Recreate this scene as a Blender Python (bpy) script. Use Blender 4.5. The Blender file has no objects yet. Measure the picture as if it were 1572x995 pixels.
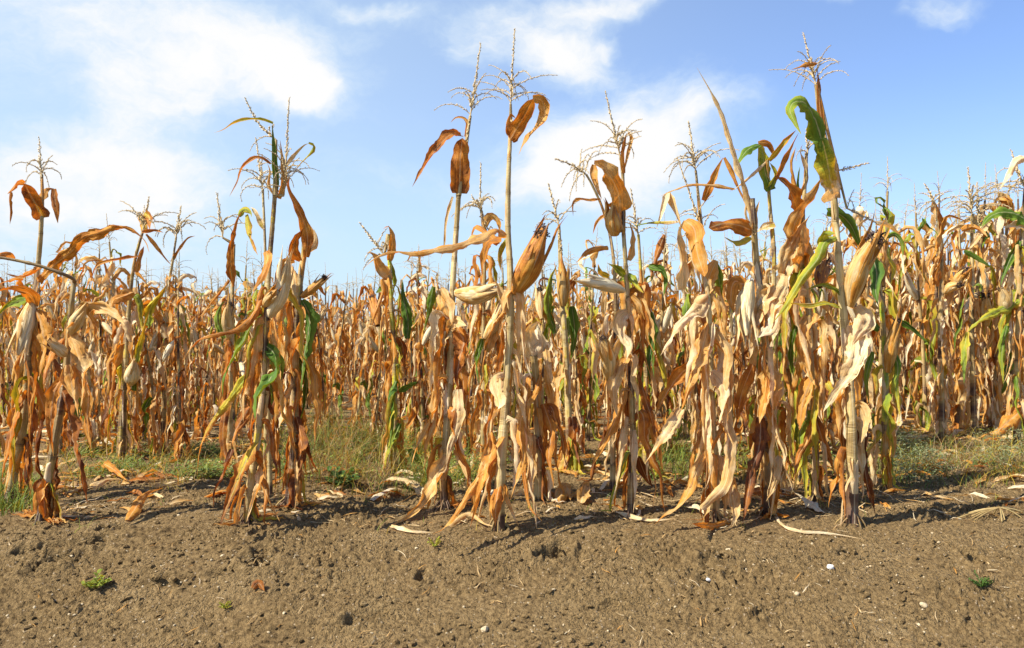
import bpy, math, random
import numpy as np
from mathutils import Vector

C = bpy.context.scene
COL = C.collection
R = math.radians
PI = math.pi

# ------------------------------------------------------------------ camera, sky, sun, exposure
CAMZ, F, CX, CY = 0.85, 1222.0, 786.0, 497.5
cam_d = bpy.data.cameras.new('camera'); cam = bpy.data.objects.new('camera', cam_d); COL.objects.link(cam)
cam.location = (0, 0, CAMZ); cam.rotation_euler = (R(90), 0, 0)
cam_d.sensor_width = 36; cam_d.lens = 36 * F / 1572.0
cam_d.clip_start = 0.05; cam_d.clip_end = 2000
C.camera = cam
SUN_EL = R(46); SUN_AZ = math.atan2(-0.90, -0.42)      # from the left, a little from the camera's side
SDIR = Vector((math.sin(SUN_AZ) * math.cos(SUN_EL), math.cos(SUN_AZ) * math.cos(SUN_EL), math.sin(SUN_EL)))
ld = bpy.data.lights.new('sun', 'SUN'); ld.energy = 5.0; ld.angle = R(0.5); ld.color = (1.0, 0.94, 0.84)
lo = bpy.data.objects.new('sun', ld); COL.objects.link(lo); lo.rotation_euler = SDIR.to_track_quat('Z', 'Y').to_euler()
C.view_settings.view_transform = 'Standard'; C.view_settings.look = 'None'
C.view_settings.exposure = 0.84; C.view_settings.gamma = 1; C.view_settings.use_curve_mapping = False
C.render.engine = 'CYCLES'
C.cycles.max_bounces = 7; C.cycles.diffuse_bounces = 1; C.cycles.transmission_bounces = 3; C.cycles.glossy_bounces = 2
C.cycles.sample_clamp_indirect = 6


def NN(nt, t, **k):
    n = nt.nodes.new(t)
    for a, v in k.items():
        if a.startswith('i_'): n.inputs[a[2:].replace('_', ' ')].default_value = v
        else: setattr(n, a, v)
    return n


def mth(nt, op, a, b=None, c=None, clamp=False):
    n = nt.nodes.new('ShaderNodeMath'); n.operation = op; n.use_clamp = clamp
    for i, v in enumerate((a, b, c)):
        if v is None: continue
        if isinstance(v, (int, float)): n.inputs[i].default_value = v
        else: nt.links.new(v, n.inputs[i])
    return n.outputs[0]


def vmth(nt, op, a, b=None, out=0):
    n = nt.nodes.new('ShaderNodeVectorMath'); n.operation = op
    for i, v in enumerate((a, b)):
        if v is None: continue
        if isinstance(v, (tuple, list)): n.inputs[i].default_value = v
        else: nt.links.new(v, n.inputs[i])
    return n.outputs[out]


def mixc(nt, f, a, b, mode='MIX'):
    n = nt.nodes.new('ShaderNodeMix'); n.data_type = 'RGBA'; n.blend_type = mode
    for s, v in (('Factor', f), ('A', a), ('B', b)):
        sock = [i for i in n.inputs if i.name == s and (i.type == ('VALUE' if s == 'Factor' else 'RGBA'))][0]
        if isinstance(v, (int, float)): sock.default_value = v
        elif isinstance(v, (tuple, list)): sock.default_value = tuple(v) + ((1,) if len(v) == 3 else ())
        else: nt.links.new(v, sock)
    return [o for o in n.outputs if o.type == 'RGBA'][0]


def ramp(nt, f, stops, interp='LINEAR'):
    n = nt.nodes.new('ShaderNodeValToRGB'); e = n.color_ramp.elements; n.color_ramp.interpolation = interp
    while len(e) > 1: e.remove(e[-1])
    e[0].position = stops[0][0]; e[0].color = tuple(stops[0][1]) + (1,)
    for p, c in stops[1:]:
        q = e.new(p); q.color = tuple(c) + (1,)
    nt.links.new(f, n.inputs[0])
    return n.outputs[0]


def smooth(nt, x, a, b):
    n = nt.nodes.new('ShaderNodeMapRange'); n.interpolation_type = 'SMOOTHSTEP'
    nt.links.new(x, n.inputs[0]); n.inputs[1].default_value = a; n.inputs[2].default_value = b
    n.inputs[3].default_value = 0; n.inputs[4].default_value = 1
    return n.outputs[0]


def pdir(x, y):
    v = Vector(((x - CX) / F, 1, (CY - y) / F)); v.normalize(); return v


W = bpy.data.worlds.new('World'); C.world = W; W.use_nodes = True
nt = W.node_tree; nt.nodes.clear()
tc = nt.nodes.new('ShaderNodeTexCoord'); D = tc.outputs['Generated']
sky = nt.nodes.new('ShaderNodeTexSky'); sky.sky_type = 'NISHITA'; sky.sun_disc = False
sky.sun_elevation = SUN_EL; sky.sun_rotation = SUN_AZ; sky.air_density = 1.0; sky.dust_density = 0.6; sky.ozone_density = 2.2
# clouds: soft masses placed by compass direction, broken up by noise
warp = NN(nt, 'ShaderNodeTexNoise', i_Scale=5.0, i_Detail=5.0, i_Roughness=0.6); nt.links.new(D, warp.inputs['Vector'])
w1 = vmth(nt, 'SUBTRACT', warp.outputs['Color'], (0.5, 0.5, 0.5))
wd = vmth(nt, 'ADD', D, vmth(nt, 'MULTIPLY', w1, (0.16, 0.16, 0.12)))
BL = [  # px, py, radius x, radius z (in tangent units), weight
    (120, 200, .32, .20, .40), (30, 40, .20, .12, .5), (30, 330, .28, .10, .5), (230, 60, .3, .10, .15), (365, 95, .14, .045, 1.3), (440, 105, .06, .04, .5), (490, 150, .06, .025, 1.1),
    (205, 165, .07, .03, .7), (110, 265, .20, .04, .6), (215, 240, .10, .03, .5), (270, 320, .15, .04, .35), (60, 400, .3, .06, .35), (300, 12, .25, .03, .35),
    (560, 5, .11, .014, .75), (800, 40, .09, .045, 1.5), (880, 95, .07, .028, 1.2), (955, 18, .06, .02, 1.2), (735, 85, .04, .016, .55),
    (985, 190, .12, .055, 1.3), (900, 240, .12, .06, 1.2), (850, 300, .17, .06, .8), (960, 270, .1, .05, .5), (1285, 0, .07, .012, .9), (1440, 18, .04, .016, .7), (940, 66, .018, .010, .7),
    (1500, 150, .3, .05, .12), (1250, 330, .35, .05, .16), (600, 240, .16, .08, .15)]
dens = None
for (x, y, rx, rz, wt) in BL:
    c = pdir(x, y)
    l = vmth(nt, 'LENGTH', vmth(nt, 'MULTIPLY', vmth(nt, 'SUBTRACT', wd, tuple(c)), (1 / rx, 1 / rx, 1 / rz)), out=1)
    v = mth(nt, 'MULTIPLY', mth(nt, 'SUBTRACT', 1, smooth(nt, l, 0.1, 1.5)), wt)
    dens = v if dens is None else mth(nt, 'ADD', dens, v)
# clouds elsewhere round the sky
far = NN(nt, 'ShaderNodeTexNoise', i_Scale=2.2, i_Detail=4.0, i_Roughness=0.55); nt.links.new(wd, far.inputs['Vector'])
sx = nt.nodes.new('ShaderNodeSeparateXYZ'); nt.links.new(D, sx.inputs[0])
back = mth(nt, 'MULTIPLY', smooth(nt, far.outputs['Fac'], 0.45, 0.7), mth(nt, 'MULTIPLY', smooth(nt, sx.outputs['Y'], 0.6, 0.2), 0.5))
dens = mth(nt, 'ADD', dens, back)
fb = NN(nt, 'ShaderNodeTexNoise', i_Scale=8.0, i_Detail=10.0, i_Roughness=0.66)
nt.links.new(vmth(nt, 'MULTIPLY', wd, (1, 1, 2.2)), fb.inputs['Vector'])
fo = mth(nt, 'SUBTRACT', fb.outputs['Fac'], 0.5)
dens = mth(nt, 'ADD', dens, mth(nt, 'MULTIPLY', mth(nt, 'MULTIPLY', fo, 2.3), smooth(nt, dens, 0.0, 0.35)))
cmask = mth(nt, 'MULTIPLY', smooth(nt, dens, 0.10, 1.75), 1.0)
grad = smooth(nt, sx.outputs['X'], -0.55, 0.6)
skyc = vmth(nt, 'MULTIPLY', sky.outputs[0], (1.0, 1.10, 1.38))
hz = smooth(nt, sx.outputs['Z'], 0.28, -0.02)
skyc = mixc(nt, mth(nt, 'MULTIPLY', mth(nt, 'ADD', mth(nt, 'MULTIPLY', mth(nt, 'SUBTRACT', 1, grad), 0.50), 0.06), smooth(nt, sx.outputs['Z'], 0.75, 0.42)), skyc, (4.7, 5.9, 6.7))
skyc2 = mixc(nt, mth(nt, 'MULTIPLY', hz, 0.62), skyc, (4.0, 5.4, 6.6))
cl = mixc(nt, smooth(nt, dens, 0.5, 1.8), (4.7, 5.7, 6.6), (6.5, 6.5, 6.5))
allc = mixc(nt, cmask, skyc2, cl)
bg = nt.nodes.new('ShaderNodeBackground'); nt.links.new(allc, bg.inputs[0]); bg.inputs[1].default_value = 0.086
ow = nt.nodes.new('ShaderNodeOutputWorld'); nt.links.new(bg.outputs[0], ow.inputs[0])


# ------------------------------------------------------------------ materials
def newmat(name):
    m = bpy.data.materials.new(name); m.use_nodes = True; t = m.node_tree; t.nodes.clear()
    return m, t


def leaf_mat(name, dry, trans=0.33, vein=16.0, rough=0.68):
    m, t = newmat(name)
    at = NN(t, 'ShaderNodeAttribute', attribute_name='look')
    sp = t.nodes.new('ShaderNodeSeparateColor'); t.links.new(at.outputs['Color'], sp.inputs[0])
    uv = NN(t, 'ShaderNodeUVMap', uv_map='UVMap')
    tcn = t.nodes.new('ShaderNodeTexCoord'); oi = t.nodes.new('ShaderNodeObjectInfo')
    su = t.nodes.new('ShaderNodeSeparateXYZ'); t.links.new(uv.outputs[0], su.inputs[0])
    cmb = t.nodes.new('ShaderNodeCombineXYZ')
    t.links.new(mth(t, 'MULTIPLY', su.outputs[0], 3.0), cmb.inputs[0]); t.links.new(mth(t, 'MULTIPLY', su.outputs[1], vein), cmb.inputs[1])
    t.links.new(mth(t, 'MULTIPLY', sp.outputs[2], 40.0), cmb.inputs[2])
    vn = NN(t, 'ShaderNodeTexNoise', i_Scale=1.0, i_Detail=4.0, i_Roughness=0.75); t.links.new(cmb.outputs[0], vn.inputs['Vector'])
    mo = NN(t, 'ShaderNodeTexNoise', i_Scale=14.0, i_Detail=4.0, i_Roughness=0.6)
    t.links.new(vmth(t, 'ADD', tcn.outputs['Object'], at.outputs['Color']), mo.inputs['Vector'])
    tint = mth(t, 'ADD', sp.outputs[0], mth(t, 'MULTIPLY', mth(t, 'SUBTRACT', mo.outputs['Fac'], 0.5), 0.95))
    tint = mth(t, 'ADD', tint, mth(t, 'MULTIPLY', mth(t, 'SUBTRACT', oi.outputs['Random'], 0.5), 0.22), clamp=True)
    dc = ramp(t, tint, dry)
    # brown blotches of decay
    sp2 = NN(t, 'ShaderNodeTexNoise', i_Scale=42.0, i_Detail=3.0, i_Roughness=0.7); t.links.new(vmth(t, 'ADD', tcn.outputs['Object'], at.outputs['Color']), sp2.inputs['Vector'])
    dc = mixc(t, mth(t, 'MULTIPLY', smooth(t, sp2.outputs['Fac'], 0.62, 0.74), 0.35), dc, (0.16, 0.075, 0.03))
    # green left in the leaf: it goes first at the margins
    edge = mth(t, 'ABSOLUTE', mth(t, 'SUBTRACT', su.outputs[1], 0.5))
    g = mth(t, 'SUBTRACT', sp.outputs[1], mth(t, 'MULTIPLY', edge, 0.55))
    g = mth(t, 'ADD', g, mth(t, 'MULTIPLY', mth(t, 'SUBTRACT', mo.outputs['Fac'], 0.5), 0.5))
    g = mth(t, 'ADD', g, mth(t, 'MULTIPLY', mth(t, 'SUBTRACT', vn.outputs['Fac'], 0.5), 0.35))
    gc = ramp(t, g, [(0.0, (0.46, 0.25, 0.04)), (0.3, (0.52, 0.43, 0.035)), (0.5, (0.28, 0.34, 0.03)), (0.75, (0.12, 0.22, 0.02)), (1.0, (0.05, 0.125, 0.02))])
    base = mixc(t, smooth(t, g, 0.02, 0.2), dc, gc)
    cm2 = t.nodes.new('ShaderNodeCombineXYZ'); t.links.new(mth(t, 'MULTIPLY', su.outputs[0], 6.0), cm2.inputs[0]); t.links.new(mth(t, 'MULTIPLY', su.outputs[1], vein * 3.4), cm2.inputs[1]); t.links.new(mth(t, 'MULTIPLY', sp.outputs[2], 70.0), cm2.inputs[2])
    fv = NN(t, 'ShaderNodeTexNoise', i_Scale=1.0, i_Detail=2.0, i_Roughness=0.6); t.links.new(cm2.outputs[0], fv.inputs['Vector'])
    k = mth(t, 'ADD', mth(t, 'ADD', 1.0, mth(t, 'MULTIPLY', mth(t, 'SUBTRACT', fv.outputs['Fac'], 0.5), 0.9)), mth(t, 'MULTIPLY', mth(t, 'SUBTRACT', vn.outputs['Fac'], 0.5), 1.7))
    kk = t.nodes.new('ShaderNodeCombineXYZ')
    for i in range(3): t.links.new(k, kk.inputs[i])
    base = vmth(t, 'MULTIPLY', base, kk.outputs[0])
    rib = mth(t, 'SUBTRACT', 1, smooth(t, edge, 0.015, 0.05))
    base = mixc(t, mth(t, 'MULTIPLY', rib, 0.35), base, (0.72, 0.60, 0.38))
    pb = NN(t, 'ShaderNodeBsdfPrincipled', i_Roughness=rough); t.links.new(base, pb.inputs['Base Color'])
    pb.inputs['Specular IOR Level'].default_value = 0.28
    bp = NN(t, 'ShaderNodeBump', i_Strength=0.8, i_Distance=0.003); t.links.new(vn.outputs['Fac'], bp.inputs['Height'])
    bp2 = NN(t, 'ShaderNodeBump', i_Strength=0.5, i_Distance=0.012); t.links.new(mo.outputs['Fac'], bp2.inputs['Height']); t.links.new(bp.outputs[0], bp2.inputs['Normal'])
    t.links.new(bp2.outputs[0], pb.inputs['Normal'])
    tr = t.nodes.new('ShaderNodeBsdfTranslucent')
    t.links.new(vmth(t, 'MULTIPLY', base, (1.45, 0.86, 0.30)), tr.inputs['Color']); t.links.new(bp2.outputs[0], tr.inputs['Normal'])
    mx = t.nodes.new('ShaderNodeMixShader'); mx.inputs[0].default_value = trans
    t.links.new(pb.outputs[0], mx.inputs[1]); t.links.new(tr.outputs[0], mx.inputs[2])
    o = t.nodes.new('ShaderNodeOutputMaterial'); t.links.new(mx.outputs[0], o.inputs[0])
    return m


DRY = [(0.0, (0.80, 0.70, 0.46)), (0.22, (0.72, 0.55, 0.28)), (0.42, (0.64, 0.41, 0.145)), (0.6, (0.60, 0.29, 0.045)), (0.8, (0.46, 0.17, 0.022)), (1.0, (0.16, 0.055, 0.018))]
M_LEAF = leaf_mat('dry_corn_leaf', DRY)
M_HUSK = leaf_mat('dry_husk', DRY, trans=0.15, vein=20.0, rough=0.5)
M_STALK = leaf_mat('corn_stalk', [(0.0, (0.52, 0.40, 0.18)), (0.3, (0.36, 0.25, 0.09)), (0.6, (0.20, 0.12, 0.05)), (0.8, (0.10, 0.055, 0.035)), (1.0, (0.03, 0.018, 0.015))], trans=0.0, vein=9.0, rough=0.45)
M_GRASS = leaf_mat('grass_blade', [(0.0, (0.62, 0.53, 0.33)), (0.5, (0.45, 0.33, 0.16)), (1.0, (0.25, 0.15, 0.07))], trans=0.35, vein=6.0)


def plain(name, col, rough=0.7, nscale=60, var=0.5, bump=0.0):
    m, t = newmat(name)
    tcn = t.nodes.new('ShaderNodeTexCoord'); n = NN(t, 'ShaderNodeTexNoise', i_Scale=nscale, i_Detail=4.0); t.links.new(tcn.outputs['Object'], n.inputs['Vector'])
    c = mixc(t, n.outputs['Fac'], tuple(v * (1 - var) for v in col), tuple(min(1, v * (1 + var)) for v in col))
    pb = NN(t, 'ShaderNodeBsdfPrincipled', i_Roughness=rough); t.links.new(c, pb.inputs['Base Color'])
    if bump:
        b = NN(t, 'ShaderNodeBump', i_Strength=bump, i_Distance=0.004); t.links.new(n.outputs['Fac'], b.inputs['Height']); t.links.new(b.outputs[0], pb.inputs['Normal'])
    o = t.nodes.new('ShaderNodeOutputMaterial'); t.links.new(pb.outputs[0], o.inputs[0])
    return m


M_TASSEL = plain('tassel', (0.52, 0.39, 0.20), 0.7, 90, 0.4)
M_WEED = leaf_mat('weed_leaf', [(0.0, (0.3, 0.3, 0.14)), (0.5, (0.14, 0.2, 0.08)), (1.0, (0.1, 0.13, 0.06))], trans=0.3, vein=4.0)
M_SILK = plain('silk', (0.055, 0.028, 0.018), 0.8, 200, 0.6)
M_WHITE = plain('pale_stone', (0.72, 0.70, 0.64), 0.7, 60, 0.15, 0.4)
M_BEIGE = plain('beige_stone', (0.46, 0.36, 0.21), 0.8, 80, 0.35, 0.4)


def soil_mat():
    m, t = newmat('soil')
    tcn = t.nodes.new('ShaderNodeTexCoord'); P = tcn.outputs['Object']
    a = NN(t, 'ShaderNodeTexNoise', i_Scale=3.0, i_Detail=6.0, i_Roughness=0.6); b = NN(t, 'ShaderNodeTexNoise', i_Scale=60.0, i_Detail=6.0, i_Roughness=0.7)
    c = NN(t, 'ShaderNodeTexNoise', i_Scale=260.0, i_Detail=3.0, i_Roughness=0.7)
    for n in (a, b, c): t.links.new(P, n.inputs['Vector'])
    f = mth(t, 'ADD', mth(t, 'MULTIPLY', a.outputs['Fac'], 0.35), mth(t, 'MULTIPLY', b.outputs['Fac'], 0.65))
    col = ramp(t, f, [(0.36, (0.078, 0.048, 0.020)), (0.46, (0.215, 0.140, 0.058)), (0.57, (0.345, 0.230, 0.100)), (0.70, (0.50, 0.365, 0.185))])
    vo = NN(t, 'ShaderNodeTexVoronoi', i_Scale=95.0); t.links.new(P, vo.inputs['Vector'])
    sv = t.nodes.new('ShaderNodeSeparateColor'); t.links.new(vo.outputs['Color'], sv.inputs[0])
    spk = mth(t, 'MULTIPLY', mth(t, 'GREATER_THAN', sv.outputs[0], 0.93), mth(t, 'LESS_THAN', vo.outputs['Distance'], 0.33))
    col = mixc(t, mth(t, 'MULTIPLY', spk, 0.8), col, (0.50, 0.38, 0.24))
    pb = NN(t, 'ShaderNodeBsdfPrincipled', i_Roughness=0.95); t.links.new(col, pb.inputs['Base Color']); pb.inputs['Specular IOR Level'].default_value = 0.15
    wv = vmth(t, 'ADD', P, vmth(t, 'MULTIPLY', b.outputs['Color'], (0.012, 0.012, 0.012)))
    v1 = NN(t, 'ShaderNodeTexVoronoi', i_Scale=75.0); t.links.new(wv, v1.inputs['Vector']); v2 = NN(t, 'ShaderNodeTexVoronoi', i_Scale=170.0); t.links.new(wv, v2.inputs['Vector'])
    crumb = mth(t, 'ADD', mth(t, 'MULTIPLY', v1.outputs['Distance'], -0.9), mth(t, 'MULTIPLY', v2.outputs['Distance'], -0.5))
    crumb = mth(t, 'MULTIPLY', crumb, smooth(t, a.outputs['Fac'], 0.35, 0.6))
    h = mth(t, 'ADD', mth(t, 'MULTIPLY', b.outputs['Fac'], 1.0), mth(t, 'ADD', crumb, mth(t, 'MULTIPLY', c.outputs['Fac'], 0.5)))
    bp = NN(t, 'ShaderNodeBump', i_Strength=1.0, i_Distance=0.018); t.links.new(h, bp.inputs['Height']); t.links.new(bp.outputs[0], pb.inputs['Normal'])
    o = t.nodes.new('ShaderNodeOutputMaterial'); t.links.new(pb.outputs[0], o.inputs[0])
    return m


M_SOIL = soil_mat()


# ------------------------------------------------------------------ geometry helpers
class Geo:
    def __init__(s): s.v = []; s.f = []; s.uv = []; s.lk = []; s.n = 0
    def add(s, V, Fc, UV, LK):
        s.v.append(np.asarray(V, float)); s.uv.append(np.asarray(UV, float)); s.lk.append(np.asarray(LK, float))
        s.f.append(np.asarray(Fc, int) + s.n); s.n += len(V)
    def merged(s):
        V = np.concatenate(s.v); U = np.concatenate(s.uv); L = np.concatenate(s.lk)
        quads = [f for f in s.f if f.shape[1] == 4]; tris = [f for f in s.f if f.shape[1] == 3]
        return V, U, L, (np.concatenate(quads) if quads else np.zeros((0, 4), int)), (np.concatenate(tris) if tris else np.zeros((0, 3), int))
    def build(s, name, mat, parent=None, off=(0, 0, 0), smoothed=True):
        V, U, L, Q, T3 = s.merged(); V = V - np.asarray(off, float)
        return raw_mesh(name, V, U, L, Q, T3, mat, parent, smoothed)


def raw_mesh(name, V, U, L, Q, T3, mat, parent=None, smoothed=True):
    me = bpy.data.meshes.new(name)
    me.vertices.add(len(V)); me.vertices.foreach_set('co', np.ascontiguousarray(V, dtype=np.float32).ravel())
    nl = len(Q) * 4 + len(T3) * 3
    li = np.concatenate([Q.ravel(), T3.ravel()]).astype(np.int32)
    me.loops.add(nl); me.loops.foreach_set('vertex_index', li)
    me.polygons.add(len(Q) + len(T3))
    ls = np.concatenate([np.arange(len(Q)) * 4, len(Q) * 4 + np.arange(len(T3)) * 3]).astype(np.int32)
    me.polygons.foreach_set('loop_start', ls)
    me.polygons.foreach_set('use_smooth', np.full(len(ls), smoothed))
    if U is not None:
        ul = me.uv_layers.new(name='UVMap'); ul.data.foreach_set('uv', U[li].astype(np.float32).ravel())
    if L is not None:
        a = me.attributes.new('look', 'FLOAT_COLOR', 'POINT')
        a.data.foreach_set('color', np.concatenate([L, np.ones((len(L), 1))], 1).astype(np.float32).ravel())
    me.update(calc_edges=True); me.validate()
    me.materials.append(mat)
    o = bpy.data.objects.new(name, me); COL.objects.link(o)
    if parent is not None: o.parent = parent
    return o


def tag(o, label, cat=None, group=None, kind=None):
    if label: o['label'] = label
    if cat: o['category'] = cat
    if group: o['group'] = group
    if kind: o['kind'] = kind
    return o


def empty(name, loc, label, cat, group=None, rz=0.0):
    o = bpy.data.objects.new(name, None); COL.objects.link(o); o.location = loc; o.rotation_euler = (0, 0, rz); o.empty_display_size = 0.1
    return tag(o, label, cat, group)


def catmull(P, n):
    P = np.asarray(P, float)
    if len(P) == 2: P = np.array([P[0], (P[0] + P[1]) / 2, P[1]])
    d = np.maximum(np.linalg.norm(np.diff(P, axis=0), axis=1), 1e-6); k = np.concatenate([[0], np.cumsum(d)])
    Q = np.vstack([2 * P[0] - P[1], P, 2 * P[-1] - P[-2]])
    s = np.linspace(0, k[-1], n); out = []
    for x in s:
        i = min(max(np.searchsorted(k, x, side='right') - 1, 0), len(P) - 2); t = (x - k[i]) / d[i]
        p0, p1, p2, p3 = Q[i], Q[i + 1], Q[i + 2], Q[i + 3]
        d0 = d[max(i - 1, 0)]; d2 = d[min(i + 1, len(d) - 1)]
        m1 = (p2 - p0) / (d0 + d[i]) * d[i]; m2 = (p3 - p1) / (d[i] + d2) * d[i]
        out.append((2 * t**3 - 3 * t**2 + 1) * p1 + (t**3 - 2 * t**2 + t) * m1 + (-2 * t**3 + 3 * t**2) * p2 + (t**3 - t**2) * m2)
    return np.array(out)


def sn(rng, x, amp=1.0, f=1.0):
    """smooth 1-D noise"""
    r = 0
    for i in range(3):
        r = r + math.sin((x * f * (1.0 + 0.9 * i) + rng[i]) * 2 * PI) * (0.6 ** i)
    return r * amp / 1.6


def ribbon(g, P, w, N, rolls, tint, g0, g1, rd, curl=0.9, wave=0.25, cols=4, transport=False, blunt=False, flare=0.5, crumple=1.0, vdeep=0.0):
    """one leaf blade: a strip along P, width w, facing N, rolled about its length"""
    P = np.asarray(P, float); n = len(P)
    T = np.gradient(P, axis=0); T /= np.maximum(np.linalg.norm(T, axis=1), 1e-9)[:, None]
    L = np.concatenate([[0], np.cumsum(np.linalg.norm(np.diff(P, axis=0), axis=1))]); tot = max(L[-1], 1e-6)
    s1 = [rd.random() * 9 for _ in range(3)]; s2 = [rd.random() * 9 for _ in range(3)]; s3 = [rd.random() * 9 for _ in range(3)]; s4 = [rd.random() * 9 for _ in range(3)]
    S = np.linspace(-1, 1, cols + 1)
    V = []; UV = []; LK = []
    Nn = np.asarray(N, float); rnd = rd.random(); csgn = rd.choice((-1, 1))
    for i in range(n):
        t = L[i] / tot; tt = T[i]
        nn = Nn - tt * (Nn @ tt)
        if np.linalg.norm(nn) < 0.05: nn = np.cross(tt, (0.3, 0.1, 0.9))
        nn /= np.linalg.norm(nn)
        if transport: Nn = nn
        b = np.cross(tt, nn)
        r = rolls[0] + (rolls[1] - rolls[0]) * t + sn(s1, L[i], 0.35 * crumple, 2.4)
        cn = nn * math.cos(r) + b * math.sin(r); cb = -nn * math.sin(r) + b * math.cos(r)
        if blunt: pr = min(1, max(flare, .72) + 3 * t) * (1 - .30 * t) * (1 - t**10)**0.5 * (1 + sn(s4, L[i], .08, 6))
        else: pr = min(1, flare + 2.4 * t) * max(0, 1 - t**1.9) * (1 + sn(s4, L[i], .11, 7) + sn(s1, L[i], .07, 23))
        hw = w * 0.5 * max(pr, 0.02)
        cu = (curl + sn(s2, L[i], 0.5 * crumple, 3.0)) * csgn
        cu = cu if abs(cu) > 0.05 else 0.05
        for s in S:
            a = s * cu
            x = math.sin(a) / cu; z = (1 - math.cos(a)) / cu + vdeep * abs(s)
            z += wave * abs(s) ** 1.5 * sn(s3, L[i] + (0.37 if s > 0 else 0), 1.0, 6.5)
            z += 0.10 * crumple * sn(s2, L[i] * 1.7 + s * 0.21, 1.0, 11) + 0.16 * crumple * sn(s4, s * 0.9 + L[i] * 0.6, 1.0, 1.3)
            x *= 1 + 0.10 * crumple * sn(s3, L[i] + s * 3.1, 1.0, 9) * abs(s)
            V.append(P[i] + cb * (hw * x) + cn * (hw * z))
            UV.append((L[i] , (s + 1) / 2)); LK.append((tint, g0 + (g1 - g0) * t, rnd))
    c = cols + 1
    I = np.arange(n - 1)[:, None] * c + np.arange(cols)[None, :]
    Fc = np.stack([I, I + 1, I + c + 1, I + c], -1).reshape(-1, 4)
    g.add(V, Fc, UV, LK)


def tube(g, P, rad, sides=6, look=(0.4, 0, 0), cap=False, lks=None):
    P = np.asarray(P, float); n = len(P)
    T = np.gradient(P, axis=0); T /= np.maximum(np.linalg.norm(T, axis=1), 1e-9)[:, None]
    u = np.cross(T[0], (0.0, 1.0, 0.05)); u /= max(np.linalg.norm(u), 1e-6)
    V = []; UV = []; LK = []; l = 0.0
    for i in range(n):
        if i: l += np.linalg.norm(P[i] - P[i - 1])
        u = u - T[i] * (u @ T[i]); u /= max(np.linalg.norm(u), 1e-6); v = np.cross(T[i], u)
        for j in range(sides):
            a = 2 * PI * j / sides
            V.append(P[i] + rad[i] * (u * math.cos(a) + v * math.sin(a))); UV.append((l, abs(2 * j / sides - 1)))
            LK.append(look if lks is None else lks[i])
    I = np.arange(n - 1)[:, None] * sides + np.arange(sides)[None, :]; J = np.arange(n - 1)[:, None] * sides + (np.arange(sides)[None, :] + 1) % sides
    g.add(V, np.stack([I, J, J + sides, I + sides], -1).reshape(-1, 4), UV, LK)


def stalk_geo(P, r0, r1, rd, sides=10, step=0.13, green=0.0, dark=0.35, n_sub=6, tint=0.25, foot=0.045):
    """cane with nodes and the sheaths that wrap each length of it"""
    P = np.asarray(P, float)
    seg = np.linalg.norm(np.diff(P, axis=0), axis=1).sum(); nn = max(3, int(seg / step)); n = nn * n_sub + 1
    C_ = catmull(P, n); rad = []; lks = []; nodes = []
    rnd = rd.random(); col = tint; dk = False
    for i in range(n):
        t = i / (n - 1); k = i % n_sub; r = r0 + (r1 - r0) * t ** 0.9
        if k == 0:
            nodes.append((C_[i].copy(), t, r)); col = tint + rd.uniform(-0.12, 0.2); dk = rd.random() < dark
            rad.append(r * 1.07)
        elif k == 1: rad.append(r * 0.94)
        elif k == 2: rad.append(r * 1.02)
        elif k == n_sub - 1: rad.append(r * 0.98)
        else: rad.append(r * (1.0 + 0.03 * math.sin(i * 2.1)))
        tv = col + (0.22 if k == 0 else 0) + (0.5 * math.sin(PI * k / n_sub) if dk else 0)
        if t < foot: tv = max(tv, 0.85)
        lks.append((min(tv, 1.0), green * (0.5 + 0.5 * math.sin(i * 0.7 + rnd * 9)), rnd))
    g = Geo(); tube(g, C_, rad, sides, lks=lks)
    return g, nodes


def sheath_geo(nodes, rd, segs=9, cols=5, part=0.8, tints=(0.05, .6), green=0.0, g=None):
    """papery leaf sheaths wrapped round the cane, some peeling open"""
    one = g; out = []
    for i in range(len(nodes) - 1):
        g = one or Geo()
        if rd.random() > part or nodes[i][1] < .06: continue
        a, ta, r = nodes[i]; b = nodes[i + 1][0]; ph = rd.uniform(0, 6.28); e = np.array([math.cos(ph), math.sin(ph), 0.0]); peel = rd.choice((0, 0, 0, 1, 2)); pts = []
        ext = rd.uniform(.75, 1.15)
        for q in range(6):
            t = q / 5 * ext; pts.append(a + (b - a) * t - e * r * (.28 - .2 * peel * max(0, t - .6)) + e * r * 1.35)
        w = r * rd.uniform(3.0, 4.2)
        ribbon(g, catmull(pts, segs), w, -e, (rd.uniform(-.15, .15), rd.uniform(-.3, .3)), rd.uniform(*tints), green * rd.random(), 0, _CS(rd, 1), curl=rd.uniform(1.7, 2.2), wave=.08, cols=cols, blunt=True, flare=.85, crumple=.25)
        out.append(g)
    return out


def roots_geo(base, r, rd, off=None):
    g = Geo()
    for i in range(9):
        a = rd.uniform(0, 2 * PI); z = rd.uniform(0.015, 0.05); L = rd.uniform(0.04, 0.085)
        p = np.array(base) + np.array([math.cos(a) * r * .7, math.sin(a) * r * .7, z])
        q = np.array(base) + np.array([math.cos(a) * L, math.sin(a) * L, -0.03]); m = (p + q) / 2 + np.array([0, 0, 0.012])
        tube(g, catmull([p, m, q], 5), [0.004, 0.004, 0.0035, 0.003, 0.002], 4, (rd.uniform(.3, .75), 0, .5))
    return g


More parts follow.
